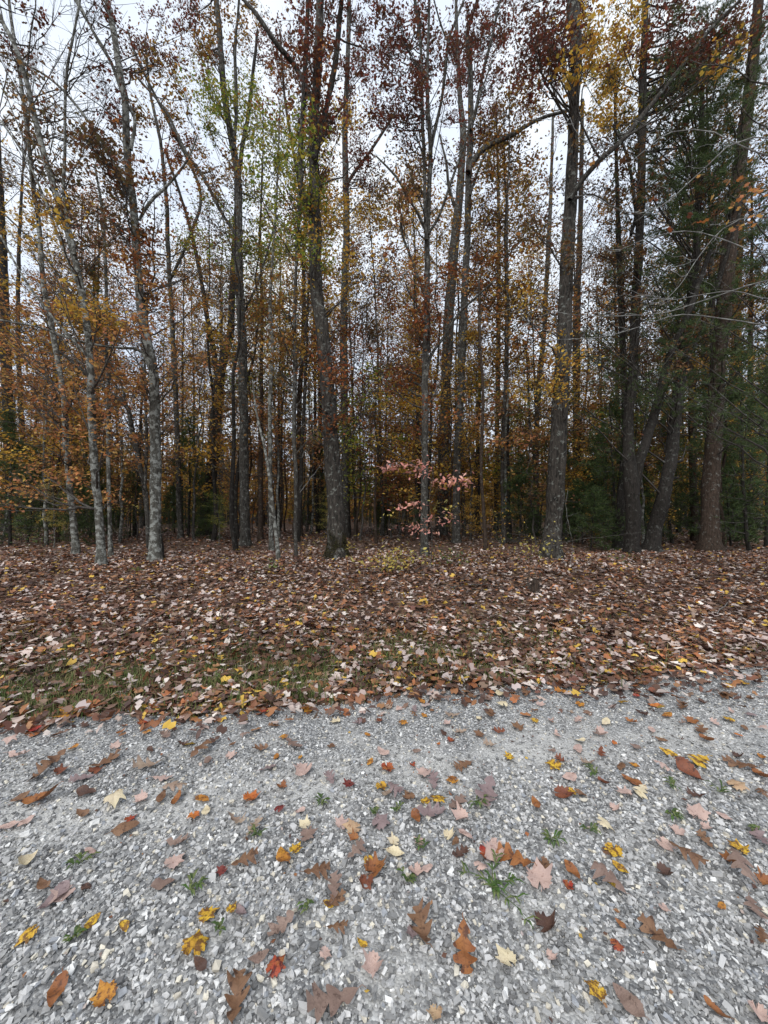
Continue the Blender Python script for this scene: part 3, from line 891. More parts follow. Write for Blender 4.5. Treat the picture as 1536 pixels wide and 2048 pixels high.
T['furrowed_grey'].stem([(915, 420, 8), (905, 400, 7), (897, 370, 6), (893, 330, 5), (880, 270, 4)], main=False, K=6)
mk('limbed_oak', 'tall grey oak of the close pair whose big limb reaches out sideways', 'grey', (912, 1088),
   [(912, 1088, 16), (913, 1000, 15), (915, 900, 15), (922, 767, 15), (929, 600, 14), (935, 467, 13), (938, 333, 13), (942, 233, 11), (940, 130, 10), (934, 67, 8), (955, 0, 6)])
lo = T['limbed_oak']
lo.stem([(936, 345, 11), (945, 325, 11), (965, 300, 11), (995, 283, 10), (1024, 270, 9), (1060, 248, 7), (1095, 232, 6), (1135, 222, 5)], main=False, K=8)
lo.stem([(940, 260, 7), (952, 220, 7), (965, 150, 6), (985, 70, 5), (1000, 0, 4)], main=False, K=6)
lo.stem([(940, 390, 5), (955, 345, 5), (975, 300, 4), (1010, 240, 4)], main=False, K=6)
mk('slim_right', 'slim bare brown stem between the oak pair and the big scaly trunk', 'brown', (972, 1102),
   [(972, 1102, 7), (967, 1020, 7), (962, 933, 6), (966, 800, 6), (960, 680, 5), (958, 560, 4)], kind='sapling_tree')
mk('straight_right', 'straight thin pole behind the slim bare brown stem', 'grey', (992, 1062),
   [(992, 1062, 9), (994, 900, 9), (996, 750, 9), (997, 600, 8), (997, 470, 7), (996, 340, 5), (993, 240, 4)])
mk('before_scaly', 'medium grey tree standing just left of the big scaly trunk', 'grey', (1069, 1072),
   [(1069, 1072, 11), (1072, 950, 10), (1074, 833, 10), (1080, 740, 10), (1088, 667, 9), (1091, 600, 9), (1098, 470, 8), (1103, 350, 6), (1106, 230, 5)])
mk('big_scaly', 'big scaly grey trunk with a bulge near the top, largest beside the pines', 'oak', (1103, 1118),
   [(1103, 1118, 36), (1108, 1030, 33), (1114, 933, 32), (1121, 800, 30), (1127, 700, 27), (1131, 600, 26), (1137, 467, 25), (1142, 383, 23), (1147, 267, 20), (1150, 170, 19), (1153, 133, 23), (1149, 67, 22), (1147, 0, 24)], K=20)
bs = T['big_scaly']
bs.stem([(1140, 400, 10), (1165, 360, 10), (1200, 320, 10), (1240, 285, 9), (1290, 225, 9), (1350, 150, 8), (1420, 60, 7), (1480, 0, 6)], main=False, K=8)
bs.stem([(1150, 400, 3), (1170, 388, 3), (1200, 395, 3), (1245, 425, 2), (1290, 430, 2)], main=False, K=5, yoff=-1)
mk('behind_scaly', 'dark straight pole partly hidden behind the big scaly trunk', 'dark', (1150, 1062),
   [(1150, 1062, 14), (1152, 900, 13), (1153, 750, 13), (1155, 600, 12), (1160, 470, 10), (1163, 330, 8), (1165, 200, 6)])
mk('forked', 'twin-stemmed dark tree dividing low down, one stem leaning strongly', 'dark', (1264, 1108),
   [(1264, 1108, 25), (1266, 1030, 27), (1262, 960, 26), (1258, 900, 21), (1257, 833, 18), (1266, 750, 18), (1272, 600, 16), (1276, 520, 16), (1281, 417, 15), (1283, 300, 14), (1287, 133, 13), (1291, 0, 11)])
T['forked'].stem([(1268, 1000, 17), (1278, 930, 18), (1292, 883, 18), (1305, 840, 17), (1318, 795, 16), (1330, 740, 14), (1350, 690, 12), (1375, 630, 11), (1400, 560, 9), (1430, 470, 7)], main=False, K=10)
T['forked'].stem([(1262, 470, 6), (1272, 430, 8), (1268, 400, 7), (1262, 350, 6), (1250, 300, 5), (1225, 250, 4)], main=False, K=6)
mk('forked_side', 'narrow dark trunk pressed against the foot of the twin-stemmed tree', 'dark', (1237, 1098),
   [(1237, 1098, 17), (1240, 1030, 16), (1246, 950, 14), (1250, 850, 12), (1246, 700, 11), (1240, 560, 10), (1236, 430, 8), (1232, 300, 6), (1230, 180, 5)])
mk('leaning_pine', 'near-black leaning pine trunk with broken stubs halfway up', 'dark', (1303, 1104),
   [(1303, 1104, 30), (1312, 1050, 26), (1325, 1000, 24), (1335, 950, 22), (1344, 900, 22), (1352, 833, 21), (1360, 760, 20), (1370, 690, 19), (1378, 640, 17), (1388, 540, 14), (1394, 467, 12), (1400, 333, 10), (1404, 200, 8), (1408, 60, 6)], kind='pine_tree')
lp = T['leaning_pine']
lp.stem([(1338, 935, 6), (1352, 925, 6), (1365, 921, 5)], main=False, K=7, ywob=.02)
lp.stem([(1332, 975, 6), (1345, 958, 6), (1358, 955, 4)], main=False, K=7, ywob=.02)
lp.stem([(1330, 905, 5), (1330, 893, 4), (1324, 885, 3)], main=False, K=7, ywob=.02)
lp.stem([(1366, 730, 13), (1385, 690, 12), (1405, 650, 11), (1425, 600, 9), (1450, 520, 8), (1480, 420, 6)], main=False, K=8)
mk('brown_pine', 'tall straight reddish-brown pine trunk with a wide base beside the leaning one', 'brown', (1418, 1104),
   [(1418, 1104, 36), (1420, 1030, 30), (1424, 933, 29), (1431, 800, 26), (1440, 700, 26), (1450, 580, 26), (1458, 500, 24), (1472, 390, 22), (1484, 300, 21), (1497, 200, 20), (1505, 120, 18), (1517, 0, 16)], K=18, kind='pine_tree')
mk('back_pine', 'dark trunk beyond the reddish-brown pine, green needles at its foot', 'dark', (1469, 1060),
   [(1469, 1060, 16), (1467, 950, 15), (1466, 850, 15), (1470, 740, 14), (1475, 600, 12), (1482, 450, 10), (1490, 300, 8), (1495, 180, 6)], kind='pine_tree')
mk('edge_lichen', 'pale lichen-marked trunk nearest the right edge of the wood', 'lichen', (1516, 1062),
   [(1516, 1062, 11), (1519, 970, 11), (1526, 900, 10), (1532, 800, 10), (1540, 650, 9), (1552, 480, 8), (1562, 300, 6)])
mk('edge_left', 'thick dark trunk nearest the left edge with green pine at its foot', 'dark', (23, 1062),
   [(23, 1062, 24), (23, 950, 20), (18, 850, 18), (15, 780, 18), (10, 650, 16), (5, 500, 14), (0, 380, 11), (-6, 250, 8)])
mk('edge_left_thin', 'thin dark trunk next to the thick one at the left edge', 'dark', (50, 1060),
   [(50, 1060, 9), (48, 950, 9), (44, 850, 9), (40, 780, 8), (36, 650, 7), (38, 500, 6), (45, 350, 4)])

# crowns: which foliage the photograph shows where (cells of 128 px: foliage kind, density 0-9)
CELLS = [
    "M1 M1 M4 B5 M5 M6 M4 M8 M8 Y5 M5 M5",
    "D2 M1 B3 V5 R4 M6 M4 M7 M3 Y6 D3 D3",
    "D6 D7 R4 B5 V7 M6 D3 M4 D2 D4 D2 D2",
    "Y6 D6 R4 V5 V8 Y6 O3 D3 D4 D3 D1 D1",
    "O4 Y4 O4 B4 B5 Y5 R4 R3 Y4 D4 D1 D1",
    "O5 O5 O3 B3 B3 R5 R6 Y4 Y4 D2 D1 D1",
    "O3 O4 O2 D1 D1 R2 R2 Y2 Y2 D1 D0 D0",
    "O3 O3 O1 D0 D0 D0 D0 D0 D0 D0 D0 D0",
]
decid = [t for k, t in T.items() if t.kind != 'pine_tree' and k not in ('mottled', 'mottled_short', 'slim_right', 'thin_b')]
TREEPX = []
for t in decid:
    for c in t.paths[:1]:
        pass
for ri, row in enumerate(CELLS):
    for ci, cell in enumerate(row.split()):
        pal, den = cell[0], int(cell[1])
        nb = int(round(den * (2.0 if ri > 1 else 3.3)))
        for k in range(nb):
            px = (ci + random.random()) * 128; py = (ri + random.random()) * 128
            # choose a tree whose trunk passes near this column
            best = []
            for t in decid:
                if pal == 'O' and ri >= 4 and t.key not in ('arching', 'pale_maple', 'bowed', 'thin_lichen', 'tall_thin', 'thin_pair_b', 'centre_twin'): continue
                c = t.paths[0]
                zt = P(px, py, t.Y)
                j = int(np.argmin(np.abs(c[:, 2] - (zt[2] - .6))))
                dx = abs(c[j, 0] - zt[0])
                if zt[2] > c[-1, 2] + 2.5: dx += 2
                best.append((dx + random.uniform(0, .9), t))
            best.sort(key=lambda q: q[0])
            dx, t = best[0]
            if dx > 3.6: continue
            far = random.uniform(-1.2, 1.6)
            p = P(px, py, t.Y + far)
            rad = random.uniform(.35, .75)
            flat = .22 if (pal == 'O' and ri >= 4) else .6
            tilt = .7 if flat < .3 else .95
            nl = int(random.uniform(80, 150))
            t.spray(p, rad, nl, pal, size=.078 if t.Y < 11 else .088, flat=flat, sub=random.randint(5, 8), tilt=tilt)

# long rising whips off every trunk
for t in decid:
    c = t.paths[0]
    lefty = to_px(t.base)[0] < 520
    for k in range(24 if lefty else 18):
        zc_ = random.uniform(2.8, max(3.2, c[-1, 2] - .5)); A = c[int(np.argmin(np.abs(c[:, 2] - zc_)))]
        az_ = random.uniform(0, 6.28) if (not lefty or random.random() < .35) else math.pi + random.uniform(-.9, .9)
        el = random.uniform(.5, 1.15); L_ = random.uniform(1.4, 3.8)
        d_ = np.array((math.cos(az_) * math.cos(el), math.sin(az_) * math.cos(el) * .7, math.sin(el)))
        u_ = np.linspace(0, 1, 8)[:, None]
        q = A[:3] + d_ * L_ * u_ + np.array((0, 0, .35)) * L_ * u_ ** 2 * random.uniform(-.3, .6) + RNG.normal(0, .025, (8, 3)) * u_
        t.twigs.add(q, np.linspace(min(.016, A[3] * .5), .004, 8), 4)
        for j in range(5):
            s = q[random.randint(2, 7)]; e_ = s + d_ * random.uniform(.2, .7) + RNG.normal(0, .3, 3)
            t.twigs.add(np.linspace(0, 1, 4)[:, None] * (e_ - s) + s + RNG.normal(0, .015, (4, 3)), np.linspace(.006, .0025, 4), 3)

# bare twigs against the sky
for ci, ri, nbt in ((0, 0, 9), (1, 0, 8), (0, 1, 6), (1, 1, 7), (6, 1, 4), (7, 3, 4), (9, 3, 7), (10, 4, 7), (9, 4, 7), (8, 4, 4), (2, 5, 3), (4, 6, 3), (3, 6, 3)):
    for k in range(nbt):
        px = (ci + random.random()) * 128; py = (ri + random.random()) * 128
        t = min(decid, key=lambda q: abs(to_px(q.base)[0] - px) + random.uniform(0, 120))
        t.bare(P(px, py, t.Y + random.uniform(-.8, .8)), sub=7, rad=random.uniform(.5, .9))


# pine limbs with needles
def pine_limb(t, tip, ntuft, rootz=None, droop=.25, r0=.028):
    A = t.anchor(tip) if rootz is None else None
    if rootz is not None:
        c = t.paths[0]; A = c[int(np.argmin(np.abs(c[:, 2] - rootz)))]
    a = A[:3]; L = np.linalg.norm(tip - a)
    tt_ = np.linspace(0, 1, 9)[:, None]
    mid = (a + tip) / 2 + np.array((0, 0, droop * L * .35))
    br = (1 - tt_) ** 2 * a + 2 * tt_ * (1 - tt_) * mid + tt_ ** 2 * tip
    br[1:-1] += RNG.normal(0, .03, (7, 3))
    t.twigs.add(br, np.linspace(min(r0, A[3] * .5), .006, 9), 5)
    ax = (tip - a) / L; side = np.cross(ax, (0, 0, 1.)); side /= np.linalg.norm(side) + 1e-9
    nt_ = max(5, int(L * 5))
    P_, D_ = [], []
    for k in range(nt_):
        u = .25 + .75 * (k + RNG.uniform(0, 1)) / nt_
        i = min(8, int(u * 8)); s = br[i]
        l2 = RNG.uniform(.35, .8) * (1.25 - u * .5)
        dr = side * RNG.choice((-1, 1)) * RNG.uniform(.5, 1) + ax * RNG.uniform(.3, .9) + np.array((0, 0, RNG.uniform(-.25, .35)))
        dr /= np.linalg.norm(dr)
        e_ = s + dr * l2
        q = np.linspace(0, 1, 4)[:, None] * (e_ - s) + s + RNG.normal(0, .012, (4, 3))
        t.twigs.add(q, np.linspace(.006, .003, 4), 3)
        m = max(2, int(ntuft / nt_))
        u2 = RNG.uniform(.3, 1.05, m)[:, None]
        P_.append(s + u2 * (e_ - s) + RNG.normal(0, .05, (m, 3))); D_.append(np.tile(dr, (m, 1)) + np.array((0, 0, .35)))
    t.tufts.append(np.concatenate(P_)); t.tdirs.append(np.concatenate(D_))


PC = [  # (column, row, limbs) of the needle masses at the right
    (9, 1, 2), (10, 0, 4), (10, 1, 10), (11, 0, 6), (11, 1, 10), (9, 2, 4), (10, 2, 10), (11, 2, 11), (9, 3, 3), (10, 3, 5), (11, 3, 7),
    (9, 4, 3), (10, 4, 5), (11, 4, 6), (8, 5, 4), (9, 5, 5), (10, 5, 6), (11, 5, 7), (8, 6, 2), (10, 6, 2), (11, 6, 4)]
pines = [T['leaning_pine'], T['brown_pine'], T['back_pine']]
for ci, ri, n_ in PC:
    for k in range(n_):
        px = (ci + random.random()) * 128; py = (ri + random.random()) * 128
        if ci == 8: px = random.uniform(1040, 1190)
        t = min(pines, key=lambda q: abs(q.paths[0][int(np.argmin(np.abs(q.paths[0][:, 2] - P(px, py, q.Y)[2]))), 0] - P(px, py, q.Y)[0]) + random.uniform(0, 1.6))
        pine_limb(t, P(px, py, t.Y + random.uniform(-1.8, 1.5)), 150 if ri < 5 else 90, r0=.03)

# hemlock rooted beyond the right edge whose limbs reach into the view
hb = Tree('edge_hemlock', 'green hemlock limbs reaching in from beyond the right edge, some bare and pale', 'brown', 'hemlock_tree')
hb.base = np.array((8.6, 7.4, float(ground(8.6, 7.4)))); hb.Y = 7.4
cpts = np.array([(8.6, 7.4, hb.base[2] - .2, .19), (8.6, 7.4, 2.5, .165), (8.5, 7.5, 6, .14), (8.55, 7.5, 10, .10), (8.6, 7.4, 14, .05)])
c_ = catmull(cpts, 40); hb.trunk.t.append((c_[:, :3], np.repeat(c_[:, 3:4], 14, 1), 14)); hb.paths.append(c_)
for (px, py, Y, n_) in ((1375, 792, 7.0, 90), (1300, 745, 7.6, 110), (1450, 720, 6.8, 120), (1365, 830, 7.4, 60), (1420, 770, 6.6, 100), (1340, 690, 7.2, 110), (1480, 800, 6.9, 110), (1500, 640, 6.8, 130),
                        (1440, 560, 6.8, 130), (1500, 480, 7, 140), (1460, 390, 7, 130), (1510, 300, 7, 120), (1400, 640, 7.8, 110), (1380, 120, 8, 120), (1470, 200, 7.2, 130)):
    pine_limb(hb, P(px, py, Y), int(n_ * .75), r0=.026, droop=.12)
T['edge_hemlock'] = hb
# bare pale limbs of a maple beyond the right edge
bm_ = Tree('edge_maple', 'bare pale maple limbs drooping across the pines, holding a few orange leaves', 'grey', 'maple_tree')
bm_.base = np.array((7.4, 5.9, float(ground(7.4, 5.9)))); bm_.Y = 5.9
c_ = catmull(np.array([(7.4, 5.9, bm_.base[2] - .2, .10), (7.35, 5.9, 2.5, .085), (7.2, 6.0, 5, .07), (7.3, 6.0, 8.5, .03)]), 30)
bm_.trunk.t.append((c_[:, :3], np.repeat(c_[:, 3:4], 12, 1), 12)); bm_.paths.append(c_)
bm_.key = 'edge_maple'
PT = Tubes()
for pts in ([(1620, 700), (1536, 652), (1450, 638), (1360, 629), (1290, 650), (1215, 672), (1150, 678), (1075, 679)],
            [(1600, 620), (1536, 598), (1470, 582), (1400, 590), (1340, 600), (1290, 590)],
            [(1620, 560), (1536, 560), (1440, 590), (1380, 610), (1330, 625), (1240, 632), (1150, 630), (1060, 612)],
            [(1600, 420), (1536, 425), (1450, 455), (1400, 510), (1360, 570), (1320, 610)],
            [(1600, 240), (1500, 275), (1400, 345), (1340, 400), (1290, 425), (1240, 420), (1180, 390), (1150, 392)],
            [(1600, 340), (1500, 300), (1420, 262), (1340, 265), (1290, 300), (1250, 330), (1220, 310), (1160, 275), (1140, 235)],
            [(1600, 560), (1500, 500), (1420, 470), (1370, 462), (1300, 475), (1240, 500)]):
    Yb = random.uniform(5.4, 6.2)
    a = c_[int(np.argmin(np.abs(c_[:, 2] - P(*pts[0], Yb)[2])))][:3]
    w_ = np.array([a] + [P(q[0], q[1], Yb + .3 * math.sin(i)) for i, q in enumerate(pts[1:])])
    cc = catmull(w_, 18)
    PT.add(cc, np.linspace(.012, .003, 18), 6)
    for k in range(8):
        s = cc[random.randint(5, 17)]
        e_ = s + np.array((random.uniform(-.75, .15), random.uniform(-.4, .4), random.uniform(-.35, .4)))
        q = np.linspace(0, 1, 5)[:, None] * (e_ - s) + s + RNG.normal(0, .02, (5, 3))
        PT.add(q, np.linspace(.005, .002, 5), 3)
for (px, py, n_) in ((1470, 420, 14), (1510, 445, 14), (1440, 360, 8), (1340, 400, 3), (1338, 398, 2), (1210, 320, 2), (1390, 450, 3), (1500, 380, 7), (1530, 400, 8)):
    p0 = P(px, py, 5.7)
    bm_.leaves.setdefault('R' if n_ < 4 else 'O', []).append((p0 + RNG.normal(0, .11, (n_, 3)) * np.array((1.5, 1, .5)), RNG.uniform(.06, .1, n_), .5))
T['edge_maple'] = bm_

# overhanging leafy sprays near the lens at the top
for (px, py, n_, pal, Y) in ((1150, 60, 60, 'Y', 8.4), (1125, 110, 40, 'Y', 8.6), (1190, 85, 60, 'Y', 8.7), (1500, 80, 50, 'Y', 8.5), (1440, 130, 40, 'Y', 8.7)):
    T['big_scaly'].spray(P(px, py, Y), .45, n_, pal, size=.11, sub=5)

obs = {}
for k, t in T.items():
    o = t.finish(); obs[k] = o
    if k == 'edge_maple':
        link('limb', PT.mesh('limb', t.base), BARK['pale_twig'], o)
o = obs['mossy_oak']
# knothole burl, moss skirt
ob_ = T['mossy_oak']


def blob_mesh(name, c, r, sq, n=2, seed=3, amp=.18):
    rg = np.random.default_rng(seed)
    u = np.linspace(0, np.pi, 9); v = np.linspace(0, 2 * np.pi, 15)[:-1]
    V = [(0, 0, 1)]
    for a in u[1:-1]:
        for b_ in v: V.append((math.sin(a) * math.cos(b_), math.sin(a) * math.sin(b_), math.cos(a)))
    V.append((0, 0, -1)); V = np.array(V)
    V = V * (1 + rg.normal(0, amp, (len(V), 1))) * np.array(sq) * r + np.array(c)
    F, Cn = [], []
    m = len(v)
    for j in range(m): F += [0, 1 + j, 1 + (j + 1) % m]; Cn.append(3)
    for i in range(len(u) - 3):
        for j in range(m):
            a = 1 + i * m + j; b_ = 1 + i * m + (j + 1) % m
            F += [a, a + m, b_ + m, b_]; Cn.append(4)
    L0 = 1 + (len(u) - 3) * m; e = len(V) - 1
    for j in range(m): F += [L0 + j, e, L0 + (j + 1) % m]; Cn.append(3)
    return mesh_np(name, V, F, Cn, True)


kz = P(657, 836, ob_.Y)[2]; kc = [float(np.interp(kz, ob_.paths[0][:, 2], ob_.paths[0][:, q])) for q in range(4)]
kp = np.array((kc[0] - .03, kc[1] - kc[3] * .96, kz)) - ob_.base
link('burl', blob_mesh('burl', kp + np.array((0, 0, .10)), .085, (1.1, .9, .7)), BARK['grey'], o)
link('knothole', blob_mesh('knothole', kp + np.array((0, .0, -.02)), .07, (.8, .7, 1.4)), BARK['dark'], o)
moss = leaf_mat('trunk_moss', [(.05, .05, .015), (.035, .03, .012), (.06, .045, .015), (.03, .025, .012)], 0, vary=.3)
n = 4200
zz = RNG.uniform(.02, .72, n); aa = RNG.uniform(math.radians(-150), math.radians(10), n)
cpath = ob_.paths[0]
ctr = np.stack([np.interp(ob_.base[2] + zz, cpath[:, 2], cpath[:, q]) for q in range(4)], 1)
rr = ctr[:, 3] * 1.02 + .004
pm_ = np.stack([ctr[:, 0] + np.cos(aa) * rr, ctr[:, 1] + np.sin(aa) * rr, ob_.base[2] + zz], 1)
keep = RNG.uniform(0, 1, n) < np.clip(1.3 - zz / .6 + .35 * np.sin(aa * 5 + zz * 9), 0, 1)
link('moss', leaves_mesh('moss', pm_[keep], RNG.uniform(.015, .04, keep.sum()), [QUAD4], 1.2, RNG, ob_.base), moss, o)
# charred stub at the foot of the stout pale maple
st_ = Tubes(); t = T['pale_maple']
a = hit(324, 1120)
w_ = np.array([(*a, .045), (*(P(323, 1100, a[1]) + np.array((0, .05, 0))), .04), (*(P(319, 1080, a[1]) + np.array((0, .08, 0))), .03), (*(P(318, 1068, a[1]) + np.array((0, .1, 0))), .012)])
cc = catmull(w_, 9); st_.t.append((cc[:, :3], cc[:, 3:4] * (1 + RNG.normal(0, .15, (9, 8))), 8))
link('charred_stub', st_.mesh('charred_stub', t.base), BARK['dark'], obs['pale_maple'])

# ------------------------------------------------------------------ beech sapling with pink leaves, seedlings
def leafy_plant(name, label, cat, base, stems, sprays, seed=1, bark='twig'):
    """stems: list of px polylines (px,py) at a depth; sprays: (px,py,w px,h px,n,pal,size,tilt)"""
    Yb = base[1]; rg = np.random.default_rng(seed)
    o = empty(name, base); tag(o, label, cat)
    tb = Tubes(); tips = []
    for si, (pts, r) in enumerate(stems):
        w_ = [P(q[0], q[1], Yb + (.12 * math.sin(i * 1.7 + si)) * (i > 0)) for i, q in enumerate(pts)]
        if si == 0: w_[0] = np.array(base) - np.array((0, 0, .03))
        cc = catmull(np.array(w_), 14); tb.add(cc, np.linspace(r, .0025, 14), 6); tips.append(cc)
    allc = np.concatenate(tips)
    by = {}
    for (px, py, wx, hy, n_, pal, sz, tl) in sprays:
        c0 = P(px, py, Yb - .1); sx = wx * Yb / 768 / 2; sz_ = hy * Yb / 768 / 2
        lp_ = c0 + rg.normal(0, .5, (n_, 3)) * np.array((sx, .3, sz_)) * 1.1
        for q in lp_[::3]:
            s = allc[int(np.argmin(np.linalg.norm(allc - q, axis=1) + np.where(allc[:, 2] > q[2] + .05, .3, 0)))]
            w_ = np.linspace(0, 1, 4)[:, None] * (q - s) + s; tb.add(w_, np.linspace(.0035, .0015, 4), 3)
        by.setdefault(pal, []).append((lp_, rg.uniform(sz * .75, sz * 1.2, n_), tl))
    link('stem', tb.mesh('stem', base), BARK[bark], o)
    for pal, lst in by.items():
        pts = np.concatenate([a for a, _, _ in lst]); s_ = np.concatenate([c for _, c, _ in lst])
        link('foliage', leaves_mesh('foliage', pts, s_, [OVAL6], lst[0][2], rg, base), PAL[pal], o)
    return o


b0 = hit(862, 1135)
leafy_plant('beech_sapling', 'small beech sapling with tiers of pink leaves in front of the dark slim tree', 'sapling', b0,
            [([(862, 1135), (864, 1060), (858, 1000), (868, 940), (850, 900), (873, 850), (866, 820)], .010),
             ([(862, 1000), (890, 960), (925, 955), (935, 975)], .005), ([(862, 960), (830, 935), (790, 930), (765, 932)], .005),
             ([(862, 1060), (900, 1015), (930, 1030)], .004), ([(862, 1075), (820, 1050), (792, 1045)], .004)],
            [(790, 932, 72, 18, 52, 'K', 0.115, 1.0), (830, 945, 60, 26, 34, 'K', 0.109, 1.0), (890, 965, 60, 20, 47, 'K', 0.131, 1.0), (920, 962, 48, 33, 34, 'K', 0.120, 1.0), (845, 925, 36, 18, 17, 'K', 0.109, 1.0),
             (830, 1010, 48, 15, 30, 'K', 0.098, 1.0), (805, 1015, 48, 13, 17, 'K', 0.098, 1.0), (870, 1040, 60, 26, 34, 'K', 0.098, 1.0), (820, 1055, 72, 20, 34, 'K', 0.098, 1.0), (850, 1062, 72, 15, 25, 'K', 0.087, 1.0),
             (890, 1018, 60, 33, 47, 'L', 0.082, .7), (905, 1040, 36, 26, 11, 'K', 0.087, .7), (780, 1030, 36, 26, 11, 'L', 0.076, .7)], 4)
b0 = hit(702, 1122)
leafy_plant('yellow_sapling', 'tiny sapling with a few pale yellow leaves beside the mossy oak foot', 'sapling', b0,
            [([(702, 1122), (704, 1105), (700, 1085), (705, 1072)], .005)],
            [(704, 1090, 26, 24, 14, 'L', .085, .7), (712, 1073, 12, 6, 3, 'L', .08, .5), (700, 1112, 20, 10, 5, 'L', .07, .7)], 5)
SD = [(790, 1118, 130, 50, 150, 'L', 'low thicket of dull yellow seedlings left of the pink beech sapling'), (905, 1112, 90, 40, 60, 'S', 'green and yellowish seedlings right of the pink beech sapling'),
      (1244, 1118, 40, 20, 22, 'S', 'bright green seedling at the foot of the twin-stemmed dark tree'), (545, 1130, 30, 16, 16, 'S', 'dark green seedling below the short crooked sapling'),
      (283, 1137, 16, 10, 9, 'S', 'tiny dark green seedling below the stout blotched maple'), (70, 1078, 90, 30, 80, 'S', 'patch of low green seedlings near the thick left-edge trunk'),
      (1060, 1095, 120, 60, 90, 'L', 'loose yellowish undergrowth bush just left of the big scaly trunk'), (1330, 1030, 60, 60, 60, 'Y', 'brown vine-tangled bush growing against the leaning pine trunk'),
      (990, 1050, 90, 90, 90, 'Y', 'airy golden bush behind the slim bare brown stem'), (640, 1080, 50, 30, 20, 'L', 'thin yellow seedling left of the mossy oak'),
      (255, 1015, 70, 30, 40, 'L', 'yellowish bush glimpsed between the two lichen-spotted maples'), (95, 1030, 80, 30, 40, 'L', 'pale yellow bush in the shade behind the left-edge trunks')]
for i, (px, py, wx, hy, n_, pal, lab) in enumerate(SD):
    b0 = hit(px, min(max(py + hy * .5, 1088), 1150) if i not in (7, 8) else 1098)
    leafy_plant('seedling' if n_ < 45 else 'undergrowth_bush', lab, 'seedling' if n_ < 45 else 'bush', b0,
                [([(px, to_px(b0)[1]), (px + 3, py), (px - 4, py - hy * .4)], .005)] + [([(px, to_px(b0)[1]), (px + random.uniform(-.4, .4) * wx, py + 5), (px + random.uniform(-.6, .6) * wx, py - hy * .4)], .004) for _ in range(3 if n_ > 30 else 1)],
                [(px, py, wx, hy, int(n_ * 1.5), pal, .085, .9)], 20 + i)

# bare whip-like branch across the middle, dead branches on the ground
def branch_thing(name, label, pts, r, Yf, nside=5, bark='pale_twig', ground_it=False, seed=2):
    rg = np.random.default_rng(seed)
    w_ = []
    for i, (px, py) in enumerate(pts):
        if ground_it:
            h_ = hit(px, py); w_.append(h_ + np.array((0, 0, r * 1.2 + .02 + .02 * (i % 2))))
        else:
            w_.append(P(px, py, Yf + .15 * math.sin(i * 2)))
    w_ = np.array(w_); base = w_[0].copy()
    o = empty(name, base); tag(o, label, 'branch')
    cc = catmull(w_, 24); cc[1:-1] += rg.normal(0, .008, (22, 3)); tb = Tubes(); tb.add(cc, np.linspace(r, r * .3, 24), 6)
    link('stem', tb.mesh('stem', base), BARK[bark], o)
    ts = Tubes()
    for k in range(nside):
        s = cc[rg.integers(5, 22)]; e_ = s + np.array((rg.uniform(-.3, .3), rg.uniform(-.2, .2), rg.uniform(0.0, .22)))
        ts.add(np.linspace(0, 1, 5)[:, None] * (e_ - s) + s + rg.normal(0, .012, (5, 3)), np.linspace(r * .4, r * .15, 5), 4)
    link('twigs', ts.mesh('twigs', base), BARK[bark], o)
    return o


ys_ = hit(588, 1120)[1]
branch_thing('bent_twig_tree', 'thin bare sapling bending sideways at head height before the mossy oak', [(592, 1115), (592, 1010), (608, 960), (640, 958), (600, 954), (560, 952), (505, 948), (440, 935), (400, 918)], .007, ys_, 14, 'twig', seed=3)
branch_thing('fallen_branch', 'long thin bare branch lying in front of the twin-stemmed dark tree', [(1080, 1098), (1150, 1080), (1220, 1072), (1290, 1064), (1340, 1062)], .008, hit(1200, 1122)[1], 9, 'twig', seed=4)
branch_thing('fallen_branch', 'pale crooked stick standing in the leaves right of the big scaly trunk', [(1140, 1130), (1146, 1095), (1140, 1060), (1132, 1010), (1136, 980)], .007, hit(1140, 1130)[1], 3, 'pale_twig', seed=5)
branch_thing('fallen_branch', 'curved pale branch lying on the leaf-covered verge at the right', [(1430, 1232), (1450, 1218), (1462, 1200), (1475, 1160)], .008, 0, 3, 'pale_twig', True, seed=6)
branch_thing('fallen_branch', 'short dark rotten branch lying in front of the pink beech sapling', [(745, 1150), (780, 1142), (815, 1146), (850, 1152)], .02, 0, 8, 'twig', True, seed=7)
branch_thing('fallen_branch', 'dark broken branch on the leaves below the big scaly trunk', [(900, 1178), (960, 1176), (1030, 1180), (1070, 1172)], .014, 0, 10, 'twig', True, seed=8)
branch_thing('fallen_branch', 'thin arching dead branch before the reddish-brown pine', [(1300, 1108), (1360, 1098), (1420, 1118), (1470, 1135)], .009, hit(1380, 1125)[1], 8, 'twig', seed=9)
branch_thing('fallen_branch', 'thin dark branch angled up behind the mossy oak at the right', [(740, 1080), (722, 1060), (705, 1040)], .014, hit(740, 1083)[1], 3, 'twig', seed=10)
branch_thing('fallen_branch', 'slanting thin branch leaning on the mossy oak trunk', [(600, 985), (630, 945), (655, 912)], .008, hit(670, 1116)[1] - .5, 2, 'pale_twig', seed=11)

